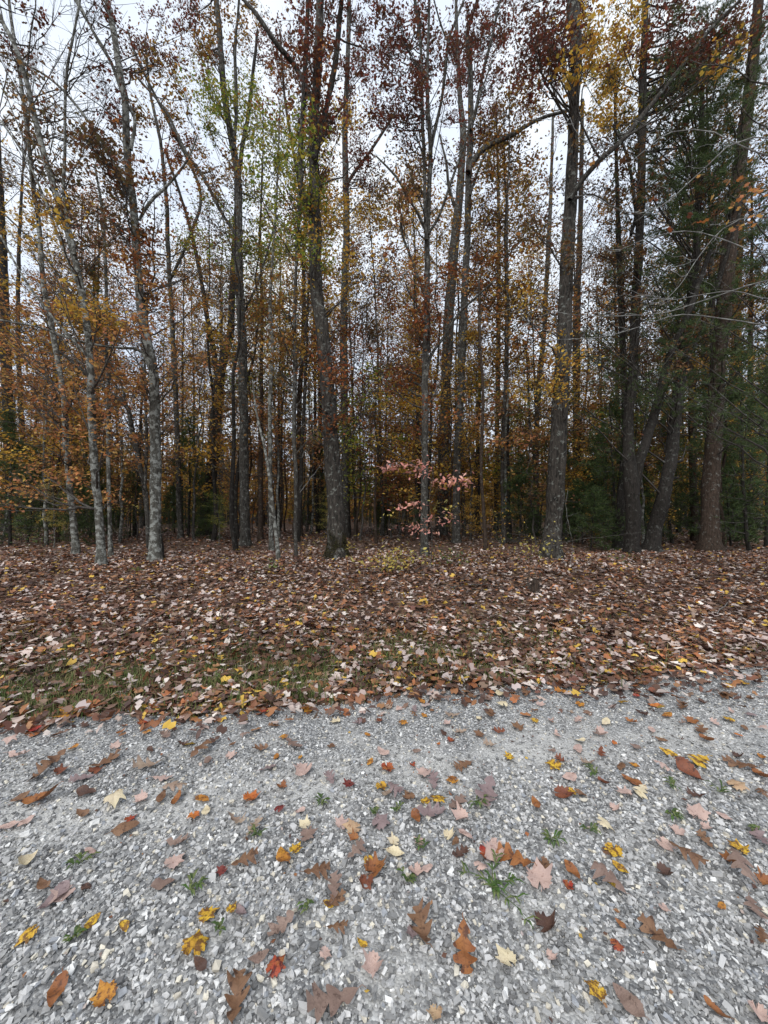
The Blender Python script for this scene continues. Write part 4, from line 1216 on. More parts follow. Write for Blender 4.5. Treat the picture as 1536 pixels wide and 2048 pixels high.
# rotten stump with dead stems on the bank
sb = hit(1068, 1188)
so = empty('rotten_stump', sb); tag(so, 'small rotten stump with dry stems on the leafy bank below the big scaly trunk', 'stump')
stt = Tubes(); hgt = np.linspace(-.06, .24, 8); cc = np.stack([.03 * np.sin(hgt * 9), .02 * np.cos(hgt * 7), hgt], 1)
stt.t.append((cc, (np.linspace(.10, .045, 8)[:, None] * (1 + RNG.normal(0, .16, (8, 10)))), 10)); link('stump_body', stt.mesh('stump_body'), BARK['brown'], so)
sts = Tubes()
for k in range(26):
    a = random.uniform(0, 6.28); s = np.array((math.cos(a) * .1, math.sin(a) * .07, 0)); e_ = s * 1.6 + np.array((random.uniform(-.08, .16), 0, random.uniform(.15, .5)))
    sts.add(np.linspace(0, 1, 5)[:, None] * (e_ - s) + s + RNG.normal(0, .012, (5, 3)), np.linspace(.004, .002, 5), 3)
link('dry_stems', sts.mesh('dry_stems'), BARK['twig'], so)

# ------------------------------------------------------------------ trees deeper in the wood: prototypes, then copies
def proto_tree(rng, h, r, crown0, nb, nl, spread, lean=.03, leafsize=.115, flat=.6, bark='grey', ever=False):
    tr = Tubes(); tw = Tubes()
    k = 14
    zz_ = np.linspace(-.2, h, k)
    cx = np.cumsum(rng.normal(0, lean * .9, k)) * (zz_ > 0); cy = np.cumsum(rng.normal(0, lean * .5, k)) * (zz_ > 0)
    c_ = np.stack([cx, cy, zz_], 1)
    rad = r * (1 - .82 * np.clip(zz_ / h, 0, 1)) * (1 + .3 * np.exp(-np.clip(zz_, 0, None) / .2))
    tr.t.append((c_, rad[:, None] * (1 + rng.normal(0, .05, (k, 8))), 8))
    pts, pd = [], []
    for b_ in range(nb):
        u = crown0 + (1 - crown0) * ((b_ + rng.uniform(0, 1)) / nb)
        i = min(k - 2, int(u * (k - 1))); a = c_[i] + (c_[i + 1] - c_[i]) * rng.uniform(0, 1)
        L_ = spread * ((1.15 - u) if ever else (1.1 - abs(u - .7))) * rng.uniform(.6, 1.15)
        az_ = rng.uniform(0, 6.28); el = rng.uniform(-.1, .3) if ever else rng.uniform(.3, 1.1)
        if flat < .3: el = rng.uniform(0, .4)
        d_ = np.array((math.cos(az_) * math.cos(el), math.sin(az_) * math.cos(el), math.sin(el)))
        tip = a + d_ * L_
        t_ = np.linspace(0, 1, 5)[:, None]; br = a + t_ * (tip - a) + rng.normal(0, .05, (5, 3)) * (t_ > 0)
        tw.add(br, np.linspace(max(.008, rad[i] * .3), .006, 5), 3)
        for s_ in range(6 if not ever else 5):
            q0 = br[rng.integers(1, 4)]; q1 = q0 + (d_ * .5 + rng.normal(0, .55, 3) * np.array((1, 1, flat))) * L_ * .42
            tw.add(np.linspace(0, 1, 3)[:, None] * (q1 - q0) + q0, np.linspace(.011, .006, 3), 3)
            pts.append(np.linspace(.3, 1, 4)[:, None] * (q1 - q0) + q0); pd.append(np.tile(d_ + np.array((0, 0, .3)), (4, 1)))
        pts.append(br[2:]); pd.append(np.tile(d_ + np.array((0, 0, .3)), (3, 1)))
    pts = np.concatenate(pts); pd = np.concatenate(pd)
    tm = tr.mesh('trunk'); wm = tw.mesh('branches')
    kk = rng.integers(0, len(pts), nl)
    if ever:
        lm = tuft_mesh('needles', pts[kk] + rng.normal(0, .09, (nl, 3)), pd[kk], rng, per=7, length=.16, width=.016)
    elif nl > 0:
        sc = np.array((.24, .24, .24 * max(flat, .35)))
        lm = leaves_mesh('crown', pts[kk] + rng.normal(0, 1, (nl, 3)) * sc, rng.uniform(leafsize * .7, leafsize * 1.25, nl), [QUAD4], .8 if flat < .3 else .95, rng)
    else:
        lm = None
    for m, mt in ((tm, BARK[bark]), (wm, BARK['twig'])): m.materials.append(mt)
    if lm is not None: lm.materials.append(PAL['G' if ever else 'B'])
    return tm, wm, lm, ever


rp = np.random.default_rng(77)
TALL = [proto_tree(rp, h, r, c0, nb, nl, sp, lean=ln, bark=bk) for (h, r, c0, nb, nl, sp, ln, bk) in (
    (19, .12, .36, 34, 4800, 2.6, .05, 'grey'), (21, .15, .38, 36, 5200, 2.8, .03, 'oak'), (17, .085, .28, 32, 4200, 2.3, .09, 'grey'), (18, .10, .34, 32, 4300, 2.4, .07, 'dark'),
    (20, .115, .30, 36, 4800, 2.6, .05, 'brown'), (16, .075, .25, 30, 3800, 2.1, .10, 'grey'), (18, .085, .40, 26, 3200, 2.0, .06, 'oak'))]
BARE = [proto_tree(rp, h, r, .2, 30, 420, 1.5, lean=.10, bark=bk) for h, r, bk in ((13, .075, 'grey'), (11, .055, 'brown'), (14, .09, 'dark'))]
UNDER = [proto_tree(rp, h, r, .28, nb, nl, sp, lean=.08, leafsize=.11, flat=.2, bark=bk) for (h, r, nb, nl, sp, bk) in (
    (6.5, .045, 26, 2000, 2.0, 'grey'), (5.2, .035, 24, 1600, 1.8, 'twig'), (8.0, .055, 28, 2600, 2.2, 'lichen'), (4.0, .028, 20, 1000, 1.4, 'twig'))]
PINE = [proto_tree(rp, h, r, .12, nb, nl, sp, lean=.03, bark='dark', ever=True) for (h, r, nb, nl, sp) in ((3.6, .035, 34, 1100, 1.3), (5.5, .06, 40, 1500, 1.6), (2.4, .025, 28, 800, 1.0))]
TPINE = [proto_tree(rp, 17, .17, .25, 60, 3200, 2.5, lean=.03, bark='brown', ever=True)]

LAND = {'thin_lichen': 'the thin left-edge maple', 'bowed': 'the outward-bowing maple', 'pale_maple': 'the stout blotched maple', 'tall_thin': 'the tall thin grey tree', 'leaning_dark': 'the leaning forked trunk',
        'grey_pole': 'the rough grey straight trunk', 'mossy_oak': 'the mossy-footed oak', 'centre_twin': 'the slim centre tree', 'limbed_oak': 'the close oak pair',
        'straight_right': 'the thin straight pole', 'before_scaly': 'the medium grey tree', 'big_scaly': 'the big scaly trunk', 'forked': 'the twin-stemmed dark tree', 'leaning_pine': 'the leaning black pine',
        'brown_pine': 'the reddish-brown pine', 'edge_lichen': 'the pale right-edge trunk', 'edge_left': 'the thick left-edge trunk'}
LPX = {k: to_px(T[k].base)[0] for k in LAND}
PW = {'O': 'orange', 'R': 'russet', 'M': 'maroon', 'Y': 'golden', 'V': 'yellow-green', 'B': 'brown-gold', 'D': 'dull brown', 'G': 'green'}
spots = [(t.base[0], t.base[1]) for t in T.values()]
rank = {}


def back_tree(protos_, x, y, pal, kindname, word, cat, group, scale=None):
    tm, wm, lm, ever = protos_[random.randrange(len(protos_))]
    z = float(ground(x, y)); o = empty(kindname, (x, y, z))
    s = random.uniform(.85, 1.15) if scale is None else scale
    o.scale = (s, s, s); o.rotation_euler = (random.uniform(-.035, .035), random.uniform(-.035, .035), random.uniform(0, 6.28))
    px = to_px((x, y, z))[0]
    lk = min(LPX, key=lambda k: abs(LPX[k] - px)); side = 'left' if px < LPX[lk] else 'right'
    key = (word, lk, side, y > 30)
    rank[key] = rank.get(key, 0) + 1
    deep = 'far back' if y > 30 else 'deeper in'
    rk = rank[key]
    seen_ = {1: 'first', 2: 'second', 3: 'third', 4: 'fourth', 5: 'fifth', 6: 'sixth', 7: 'seventh'}
    if rk in seen_ and key:
        o['_k'] = 1
    BACK.append((o, key, px, word, lk, side, deep))
    tag(o, None, cat, group)
    for nm, me in (('trunk', tm), ('branches', wm), ('needles' if ever else 'crown', lm)):
        if me is None: continue
        c = bpy.data.objects.new(nm, me); C.objects.link(c); c.parent = o
        if nm == 'branches': c['kind'] = 'stuff'
        if nm == 'crown':
            c.material_slots[0].link = 'OBJECT'; c.material_slots[0].material = PAL[pal]
    spots.append((x, y))
    return o


BACK = []


def place(n_, y0, y1, gap, fn):
    k = tries = 0
    while k < n_ and tries < 6000:
        tries += 1
        y = math.sqrt(random.uniform(y0 ** 2, y1 ** 2)); x = random.uniform(-1, 1) * (1.22 * y + 2.0)
        if min((sx_ - x) ** 2 + (sy_ - y) ** 2 for sx_, sy_ in spots) < gap ** 2: continue
        fn(x, y); k += 1


def pal_for(x, y, low=False):
    f = to_px((x, y, 2))[0] / 128
    tab = 'OODBBRRYYYYY' if low else 'DOBBVRYMYDDD'
    c = tab[int(min(11, max(0, f + random.uniform(-1, 1))))]
    return random.choice((c, c, 'Y' if low else 'B', 'Y', 'D'))


def f_tall(x, y):
    if y < 26 and to_px((x, y, 2))[0] < 360 and random.random() < .6: return
    p = pal_for(x, y); back_tree(TALL, x, y, p, 'forest_tree', f'{PW[p]}-leaved tree', 'tree', 'trees standing deeper in the wood')
def f_bare(x, y):
    back_tree(BARE, x, y, 'D', 'thin_tree', 'thin nearly bare pole', 'tree', 'thin poles in the wood')
def f_under(x, y):
    p = pal_for(x, y, True)
    back_tree(UNDER, x, y, p, 'understory_tree', f'low {PW[p]}-leaved tree', 'small tree', 'understory trees')


place(72, 13.5, 30, 1.25, f_tall)
place(58, 30, 46, 1.4, f_tall)
place(70, 11.5, 28, .75, f_bare)
place(50, 28, 44, .9, f_bare)
place(165, 12.5, 46, .95, f_under)
def f_shrub(x, y):
    p = random.choice('LYVLYS'); back_tree(UNDER, x, y, p, 'woodland_shrub', {'L': 'low pale yellow shrub', 'Y': 'low golden shrub', 'V': 'low yellow-green shrub', 'S': 'low green shrub'}[p], 'shrub', 'low shrubs on the forest floor', scale=random.uniform(.16, .34))
place(45, 12, 24, .8, f_shrub)
for (px, y) in ((560, 17), (620, 21), (720, 16), (760, 20), (830, 18), (800, 24), (940, 17), (1000, 15), (1020, 20), (960, 23), (1060, 22), (1130, 19), (1200, 21), (1250, 18), (1330, 19), (1400, 21), (470, 19), (390, 16),
                (310, 20), (240, 15.5), (150, 19), (90, 16), (680, 25), (880, 26), (1100, 26), (540, 26), (1290, 25), (1460, 22)):
    p = random.choice('YYVO' if px > 560 else 'OYBO'); back_tree(UNDER[:3], (px - 768) / 768 * y, y, p, 'understory_tree', f'low {PW[p]}-leaved tree', 'small tree', 'understory trees', scale=random.uniform(1.0, 1.35))
for (px, y) in ((150, 14), (260, 18), (420, 17), (1040, 14.5), (1120, 16), (1180, 12.5), (1225, 13), (1345, 15), (1410, 15), (1500, 12), (80, 18), (700, 20), (60, 15), (180, 17), (120, 19), (215, 20), (375, 18), (350, 21), (400, 23), (640, 24), (775, 20), (800, 25), (1165, 14.5), (1190, 18), (1215, 16), (1290, 17), (1150, 20), (1460, 14), (1490, 16), (1440, 19), (1530, 13), (1050, 17), (20, 13.5), (1270, 22), (1380, 23)):
    back_tree(PINE, (px - 768) / 768 * y, y, 'G', 'pine_sapling', 'young pine', 'pine tree', 'young pines under the trees')
for (px, y) in ((1240, 20), (1390, 17), (1500, 19), (200, 26), (1330, 26), (560, 32)):
    back_tree(TPINE, (px - 768) / 768 * y, y, 'G', 'pine_tree', 'tall green pine', 'pine tree', 'tall pines deeper in the wood')
# labels by what stands nearest, counted outward from it
by = {}
for rec in BACK: by.setdefault(rec[1], []).append(rec)
ORD = ['first', 'second', 'third', 'fourth', 'fifth', 'sixth']
for key, lst in by.items():
    lst.sort(key=lambda r_: abs(r_[2] - LPX[r_[4]]))
    for i, (o, _, px, word, lk, side, deep) in enumerate(lst):
        o['label'] = (f"{word} {deep}, {ORD[i]} one {side} of {LAND[lk]}" if i < 6 else f"{word} {deep}, well {side} of {LAND[lk]}")
        if '_k' in o: del o['_k']

# leaves drifted against the feet of the mapped trees
dx_, dz_ = [], []
for t in T.values():
    if abs(t.base[0]) > t.base[1] * 1.05: continue
    m = 70; a = RNG.uniform(0, 6.28, m); rr_ = .12 + np.abs(RNG.normal(0, .22, m)) + t.paths[0][1][3]
    x = t.base[0] + np.cos(a) * rr_; y = t.base[1] + np.sin(a) * rr_
    dx_.append(np.stack([x, y, ground(x, y) + .02 + .09 * np.exp(-(rr_ - .12) / .15)], 1))
dx_ = np.concatenate(dx_)
dl = link('leaf_drifts', leaves_mesh('leaf_drifts', dx_, RNG.uniform(.06, .12, len(dx_)), [MAPLE8, OAK8], .6, RNG), LIT)
tag(dl, 'brown and pale leaves heaped round the feet of the trees', 'leaf litter', kind='stuff')

# far woods: too distant to tell apart
rf = np.random.default_rng(31)
n = 1300
y = rf.uniform(45, 100, n); x = rf.uniform(-1.5, 1.5, n) * y
tb = Tubes()
for xx, yy in zip(x, y):
    h_ = rf.uniform(11, 19); r_ = rf.uniform(.05, .16); zb = float(ground(xx, yy))
    tb.add(np.array([(xx, yy, zb - .2), (xx + rf.normal(0, .3), yy, zb + h_ * .5), (xx + rf.normal(0, .6), yy, zb + h_)]), np.array([r_, r_ * .7, .02]), 4)
fo = empty('distant_woods', (0, 60, .7)); tag(fo, 'far brown and golden woods closing the view between the trunks', 'woods', kind='stuff')
l1 = link('trunks', tb.mesh('trunks', (0, 60, .7)), BARK['grey'], fo); l1['kind'] = 'stuff'
n = 125000
y = rf.uniform(46, 105, n); x = rf.uniform(-1.4, 1.4, n) * y
zc = np.where(rf.uniform(0, 1, n) < .45, rf.uniform(0.1, 7, n), rf.beta(1.3, 1.8, n) * 18 + .8) + ground(x, y)
cl2 = np.sin(x * .7) * np.sin(y * .5 + x * .2) + np.sin(zc * .9 + x * .4) * .6 > -.6
x, y, zc = x[cl2], y[cl2], zc[cl2]
k = rf.integers(0, 4, len(x))
for i, pal in enumerate('BYRB'):
    m = k == i
    l2 = link('foliage', leaves_mesh('foliage', np.stack([x[m], y[m], zc[m]], 1), rf.uniform(.4, .85, m.sum()), [QUAD4], .9, rf, (0, 60, .7)), PAL[pal], fo); l2['kind'] = 'stuff'

# ------------------------------------------------------------------ fallen leaves on the gravel, each one a thing
def maple_blade(rng, curl):
    N = 50
    peaks = [(90, 1.0, 15), (38, .86, 14), (142, .86, 14), (-18, .62, 15), (198, .62, 15)]
    th = np.linspace(-90, 270, N, endpoint=False)
    r = np.full(N, .60)
    for a, h_, wd in peaks:
        d_ = np.abs((th - a + 180) % 360 - 180)
        r = np.maximum(r, h_ * rng.uniform(.88, 1.08) * np.clip(1 - d_ / (wd * 2.9), 0, 1) ** .65)
    r = r * (1 + .055 * np.sign(np.sin(np.radians(th) * 13)) * (r > .5)) + rng.normal(0, .015, N)
    r[(th < -78) | (th > 258)] = .13
    r *= .56
    rings = [.0, .38, .72, 1.0]
    V = [(0, 0)]
    for q in rings[1:]:
        for t_, rr_ in zip(th, r): V.append((math.cos(math.radians(t_)) * rr_ * q, math.sin(math.radians(t_)) * rr_ * q))
    V = np.array(V); F, Cn = [], []
    for j in range(N): F += [0, 1 + j, 1 + (j + 1) % N]; Cn.append(3)
    for g in range(2):
        for j in range(N):
            a = 1 + g * N + j; b_ = 1 + g * N + (j + 1) % N; F += [a, a + N, b_ + N, b_]; Cn.append(4)
    return V, F, Cn


def strip_blade(rng, lobed):
    M = 27; t = np.linspace(0, 1, M)
    if lobed:
        w_ = .035 + .29 * np.sin(np.pi * np.clip(t * 1.02, 0, 1)) ** .6 * (.10 + .90 * np.abs(np.sin(np.pi * (t * 3.5 + .12))) ** 1.1) * (.6 + .6 * t) * (t < .97)
    else:
        w_ = .27 * np.sin(np.pi * t ** .9) ** .75 * (1.1 - .35 * t)
    w_[0] = .01; w_[-1] = .012
    wl = w_ * (1 + rng.normal(0, .06, M)); wr = np.roll(w_, rng.integers(-1, 2)) * (1 + rng.normal(0, .06, M)); wr[0] = .01; wr[-1] = .012
    bend = .08 * rng.uniform(-1, 1) * np.sin(np.pi * t)
    V = []
    push = .28 * lobed
    for i in range(M):
        yy = t[i] - .5
        for u in (-1, -.5, 0, .5, 1):
            ww = wl[i] if u < 0 else wr[i]
            V.append((bend[i] + u * ww, yy + abs(u) * push * ww * 2))
    V = np.array(V); F, Cn = [], []
    for i in range(M - 1):
        for j in range(4):
            a = i * 5 + j; F += [a, a + 1, a + 6, a + 5]; Cn.append(4)
    return V, F, Cn


def make_leaf(kind_, rng, curl):
    if kind_ == 'm': V, F, Cn = maple_blade(rng, curl)
    else: V, F, Cn = strip_blade(rng, kind_ == 'o')
    x, y = V[:, 0], V[:, 1]
    a = rng.uniform(-.5, .5)
    xx = x * math.cos(a) + y * math.sin(a)
    z = curl * (1.2 * xx ** 2 + .5 * y ** 2) + .5 * curl * np.clip(np.abs(xx) - .2, 0, 1) + .03 * np.sin(9 * x + rng.uniform(0, 6)) + .025 * np.sin(11 * y + 5 * x + rng.uniform(0, 6)) - .04 * np.exp(-(x / .03) ** 2) * .4
    rr_ = np.hypot(x, y)
    z += (rng.uniform(.05, .3) * np.clip(rr_ - .2, 0, 1)) * np.sin(np.arctan2(y, x) * rng.integers(2, 5) + rng.uniform(0, 6))
    V3 = np.stack([x, y, z - z.min()], 1)
    # stalk
    tip = V3[0] if kind_ == 'm' else V3[2]
    y0_ = -.50 if kind_ != 'm' else -.06
    s0 = np.array((tip[0], y0_, tip[2])); s1 = s0 + np.array((rng.uniform(-.12, .12), -.32 if kind_ == 'm' else -.14, .02)); s2 = (s0 + s1) / 2 + np.array((.03, 0, .03))
    tb_ = Tubes(); tb_.add(np.array([s0, s2, s1]), np.array([.012, .009, .011]), 4)
    v2, f2, c2 = tb_.arrays(np.zeros(3))
    n0 = len(V3)
    me = mesh_np('leaf', np.vstack([V3, v2]), np.r_[np.array(F), f2 + n0], np.r_[np.array(Cn), c2], True)
    vn = np.zeros(n0 + len(v2))
    if kind_ == 'm':
        vn[0] = 1
        for a_ in (90, 38, 142, -18, 198):
            j_ = int(round(((a_ + 90) % 360) / 7.2)) % 50
            for g_ in range(3): vn[1 + g_ * 50 + j_] = 1 - .15 * g_
    else:
        vn[2:n0:5] = 1
        for r_ in range(2, 25, 4): vn[r_ * 5 + 1] = vn[r_ * 5 + 3] = .93; vn[(r_ + 1) * 5] = vn[(r_ + 1) * 5 + 4] = .85
    at_ = me.attributes.new('vein', 'FLOAT', 'POINT'); at_.data.foreach_set('value', vn.astype(np.float32))
    return me


rl = np.random.default_rng(21)
SHAPES = {k: [make_leaf(k, rl, c) for c in (-.5, .2, .55, .85, 1.2, -.8, .35, 1.5)] for k in 'mov'}
LN = {'m': 'maple_leaf', 'o': 'oak_leaf', 'v': 'oval_leaf'}
HAND = """60 1882 m y 40;113 1998 v ob 56;210 2010 m yo 54;470 2015 o br 85;387 1912 m y 62;412 1843 m y 44;462 1830 m y 26;483 1838 v gp 34;400 1940 v dk 35;186 1857 v y 35;248 1867 v y 28;130 1800 m pk 45;
107 1810 v gp 55;172 1788 v dk 30;88 1780 v br 35;55 1732 v cr 40;180 1715 v pk 28;345 1738 m pk 42;445 1753 m dr 25;325 1782 v gb 40;355 1697 o gb 42;250 1668 v br 48;258 1648 m rd 24;83 1605 v ob 54;40 1605 v br 30;
172 1593 v dk 38;20 1660 v pk 38;52 1652 v pk 30;165 1635 v br 30;228 1610 m cr 45;325 1603 v br 30;350 1610 v ob 30;405 1610 v yo 32;387 1640 m or 30;412 1630 v cr 30;500 1605 m or 37;283 1608 m pk 30;350 1590 o pb 45;
120 1552 m rb 30;75 1560 o br 45;188 1552 m rb 32;165 1565 o gp 40;210 1530 o br 50;110 1530 o br 45;300 1540 o pb 55;400 1517 o br 50;324 1567 o pk 38;472 1650 o pb 40;490 1735 o br 50;505 1668 o pb 45;699 1577 m dr 30;
660 1567 o gp 35;609 1550 m pk 45;762 1580 m y 30;774 1542 m rd 34;824 1537 m rd 16;739 1533 v yo 20;927 1540 o br 40;907 1568 m yo 28;977 1597 o gp 72;874 1608 m y 36;850 1613 m y 26;819 1603 m br 30;775 1595 v pb 32;
792 1590 o gp 40;867 1572 o gp 40;850 1553 m pk 35;562 1580 m ob 26;860 1637 o gp 55;832 1643 v ob 34;912 1618 o gb 45;924 1645 m pk 37;759 1658 m gp 42;707 1667 m tn 40;682 1660 m pk 32;610 1660 m cr 32;599 1630 v pk 22;
559 1630 m dr 26;614 1682 m gb 38;709 1687 m ob 24;710 1717 o gb 45;569 1723 v yo 48;590 1710 m y 32;789 1692 m cr 27;790 1717 v cr 36;737 1730 m y 27;750 1753 m ob 55;732 1777 m rb 37;632 1758 o br 52;667 1787 o gb 50;
667 1813 o br 45;657 1818 v y 24;829 1755 m pk 37;854 1748 v pk 27;840 1695 m pk 24;897 1680 m cr 27;932 1682 v pk 32;909 1693 v br 25;919 1717 o dk 37;967 1717 v rd 30;989 1720 m pk 50;959 1750 m pk 32;992 1697 m pk 30;
564 1870 o gb 54;675 1870 o br 40;649 1920 m pk 28;724 1898 v y 24;824 1873 m gp 28;845 1877 o br 80;932 1913 o ob 77;1015 1933 m cr 47;749 1943 m pk 48;549 1950 m rd 44;517 1927 v gb 40;665 2023 o gb 98;872 2040 m tn 36;
1031 1733 o ob 67;1109 1538 m y 36;1124 1530 o rb 28;1020 1521 m y 24;1137 1563 v pk 35;1124 1597 m rb 44;1141 1590 m y 26;1161 1595 v br 24;1177 1533 o pb 30;1244 1543 v br 28;1269 1538 v yo 20;1207 1572 v rb 25;
1264 1570 v ob 38;1284 1593 o cr 45;1251 1595 m pk 32;1377 1557 v rb 50;1336 1512 v y 30;1400 1532 o y 62;1482 1540 o br 50;1524 1560 v ob 35;1472 1582 m tn 40;1394 1637 m pk 47;1449 1642 v pk 25;1357 1670 m pk 30;
1412 1665 m pk 25;1206 1663 m cr 34;1227 1710 m y 42;1241 1747 v y 32;1214 1713 m br 25;1144 1752 v ob 40;1086 1737 m br 34;1079 1773 m pk 64;1136 1782 m rd 26;1217 1780 o gb 60;1231 1783 v y 22;1329 1758 m dk 37;
1374 1727 o br 60;1411 1692 o br 35;1327 1700 m pk 40;1479 1710 m y 40;1461 1730 m ob 35;1481 1753 o gb 72;1524 1690 o gp 45;1534 1777 m ob 35;1441 1822 v yo 22;1509 1828 o gb 57;1326 1828 m pk 24;1091 1865 m dk 52;
1241 1857 v ob 20;1232 1910 m rd 30;1319 1887 o br 68;1101 1925 m pk 24;1522 1892 o br 42;1194 1997 m y 45;1257 2020 v gb 62;1434 2037 v ob 42;1514 2037 m pk 42;1525 1600 o br 35;
65 1467 v rd 42;140 1435 m yo 45;170 1458 o dk 26;285 1452 m rd 26;145 1503 v yo 20;240 1472 v ob 18;293 1472 m yo 20;300 1507 v dk 20;465 1495 v br 16;520 1507 o br 30;570 1480 m yo 20;585 1495 o gb 45;525 1427 m rd 24;
485 1450 m br 20;655 1427 m or 22;617 1424 m yo 28;662 1500 m br 22;600 1521 v yo 14;551 1522 v yo 18;735 1477 v yo 16;843 1409 v yo 22;849 1437 v yo 18;805 1452 m yo 22;827 1437 o br 20;887 1475 v dk 20;902 1489 m rd 20;
878 1495 v or 14;960 1477 m br 24;905 1437 o pb 30;983 1435 o br 34;1003 1395 m cr 30;1005 1420 m cr 28;973 1402 m gb 28;1070 1447 m y 18;1050 1395 o br 28;1128 1390 o yo 32;1160 1414 m yo 22;1080 1415 m pk 20;
983 1497 o pb 28;1228 1492 v or 18;1160 1487 v cr 20;1198 1475 m pk 34;1248 1410 v y 20;1273 1397 m rd 18;1310 1417 v or 24;1363 1420 o br 34;1333 1437 v yo 24;1318 1392 v rb 36;1263 1450 o ob 22;1290 1435 v dk 22;
1303 1467 v pk 22;1323 1487 v br 22;1400 1470 o br 38;1415 1487 v ob 30;1458 1447 m y 24;1475 1477 v or 16;1458 1377 m y 20;1488 1372 v y 24;1358 1370 v or 16;1458 1397 o br 36;1523 1522 v yo 22;1488 1462 v br 22;
35 1520 o pk 40;20 1490 m pk 30;230 1500 m pk 26;330 1480 o gb 30;370 1440 m pk 24;410 1430 m gp 24;460 1520 m pk 24"""
LEAVES = []
for it in HAND.replace('\n', '').split(';'):
    a = it.split(); px, py, k, c, s = float(a[0]), float(a[1]), a[2], a[3], float(a[4])
    h_ = hit(px, py); LEAVES.append([h_, k, c, s * h_[1] / 768 * 1.05, px, py])
rr3 = random.Random(5)
while len(LEAVES) < 296:
    px, py = 1536 * rr3.random() ** .6, rr3.triangular(1360, 1640, 1400)
    h_ = hit(px, py)
    if h_[1] > edge_y(h_[0]) - .04: continue
    if min((h_[0] - q[0][0]) ** 2 + (h_[1] - q[0][1]) ** 2 for q in LEAVES) < .012: continue
    k = rr3.choice('mmoov'); c = rr3.choice(['pk', 'pk', 'gb', 'br', 'br', 'gp', 'pb', 'dk', 'rb', 'ob', 'cr', 'pk', 'gb'])
    LEAVES.append([h_, k, c, rr3.uniform(.06, .12), px, py])
LMK = {'the green crabgrass strand': (985, 1780), 'the big yellow maple leaf': (387, 1912), 'the four-lobed rusty oak leaf': (932, 1913), 'the lower-right crimson leaf': (1232, 1910),
       'the large pink maple leaf': (1079, 1773), 'the folded lower-left corner leaf': (210, 2010), 'the bottom red-yellow leaf': (549, 1950), 'the big purple oak leaf': (977, 1597),
       'the golden orange folded leaf': (569, 1723), 'the bottom-right yellow leaf': (1194, 1997), 'the small red left leaf': (258, 1648), 'the bright red maple leaf': (774, 1542),
       'the bright yellow mid leaf': (1109, 1538), 'the tan right-side leaf': (1472, 1582), 'the long red edge leaf': (65, 1467), 'the cream gravel-edge leaf': (1003, 1395),
       'the small red centre leaf': (902, 1489), 'the far-right orange leaf': (1310, 1417), 'the small red verge leaf': (285, 1452), 'the reddish leaf at the right': (1377, 1557)}
OWN = {'387 1912': 'largest bright yellow brown-spotted maple leaf on the gravel, lower left', '932 1913': 'rusty orange-brown oak leaf with four deep lobes lying flat on gravel',
       '1232 1910': 'small curled crimson leaf on bare gravel at the lower right', '1079 1773': 'large pinkish tan maple leaf with spread points and stalk on gravel', '210 2010': 'folded golden and red maple leaf near the lower left corner',
       '549 1950': 'deep red maple leaf fading to yellow near the bottom edge', '977 1597': 'big greyish purple oak leaf lying across green weeds', '569 1723': 'golden orange rounded leaf beside a small folded yellow one',
       '1194 1997': 'brown-stained yellow maple leaf nearest the bottom right', '774 1542': 'bright red maple leaf on top of a purplish one mid gravel', '665 2023': 'very large greyish brown oak leaf cut by the bottom edge',
       '470 2015': 'large brown oak leaf touching the bottom edge left of centre', '65 1467': 'long red leaf lying on the gravel edge at the left'}
ordw = ['closest to', 'second closest to', 'third closest to', 'fourth closest to', 'fifth closest to', 'sixth closest to', 'seventh closest to', 'eighth closest to']
groups = {}
for i, L in enumerate(LEAVES):
    nm = min(LMK, key=lambda q: (LMK[q][0] - L[4]) ** 2 + ((LMK[q][1] - L[5]) * 2) ** 2 + (1e9 if (LMK[q][0] == L[4] and LMK[q][1] == L[5]) else 0))
    groups.setdefault((L[1], L[2], nm), []).append((((LMK[nm][0] - L[4]) ** 2 + (LMK[nm][1] - L[5]) ** 2), i))
LAB = {}
WK = {'m': 'maple leaf', 'o': 'oak leaf', 'v': 'oval leaf'}
for (k, c, nm), lst in groups.items():
    lst.sort()
    for j, (_, i) in enumerate(lst):
        LAB[i] = f"{FALL[c][0]} {WK[k]} on gravel, " + (ordw[j] + ' ' if len(lst) > 1 else 'near ') + nm
for i, (h_, k, c, s, px, py) in enumerate(LEAVES):
    me = SHAPES[k][i % 8]
    if c in ('ob', 'dk', 'rb'): me = SHAPES[k][(2, 3, 4, 7)[i % 4]]
    if c in ('y', 'yo'): me = SHAPES[k][(0, 1, 6, 2)[i % 4]]
    o = bpy.data.objects.new(LN[k], me); C.objects.link(o)
    if not me.materials: me.materials.append(FALL[c][1])
    o.material_slots[0].link = 'OBJECT'; o.material_slots[0].material = FALL[c][1]
    o.location = (h_[0], h_[1], float(ground(h_[0], h_[1])) + .017 + .05 * s)
    o.scale = (s, s, s * .8)
    rz = {'932 1913': 3.0, '845 1877': .1, '1319 1887': .4, '1217 1780': .6}.get(f'{int(px)} {int(py)}', rr3.uniform(0, 6.28))
    o.rotation_euler = (rr3.uniform(-.16, .16), rr3.uniform(-.16, .16), rz)
    tag(o, OWN.get(f'{int(px)} {int(py)}', LAB[i]), 'leaf', 'fallen leaves on the gravel')

# ------------------------------------------------------------------ weeds in the gravel
WM = leaf_mat('weed_blades', [(.07, .13, .03), (.10, .16, .04), (.06, .10, .03), (.14, .17, .06)], .2)


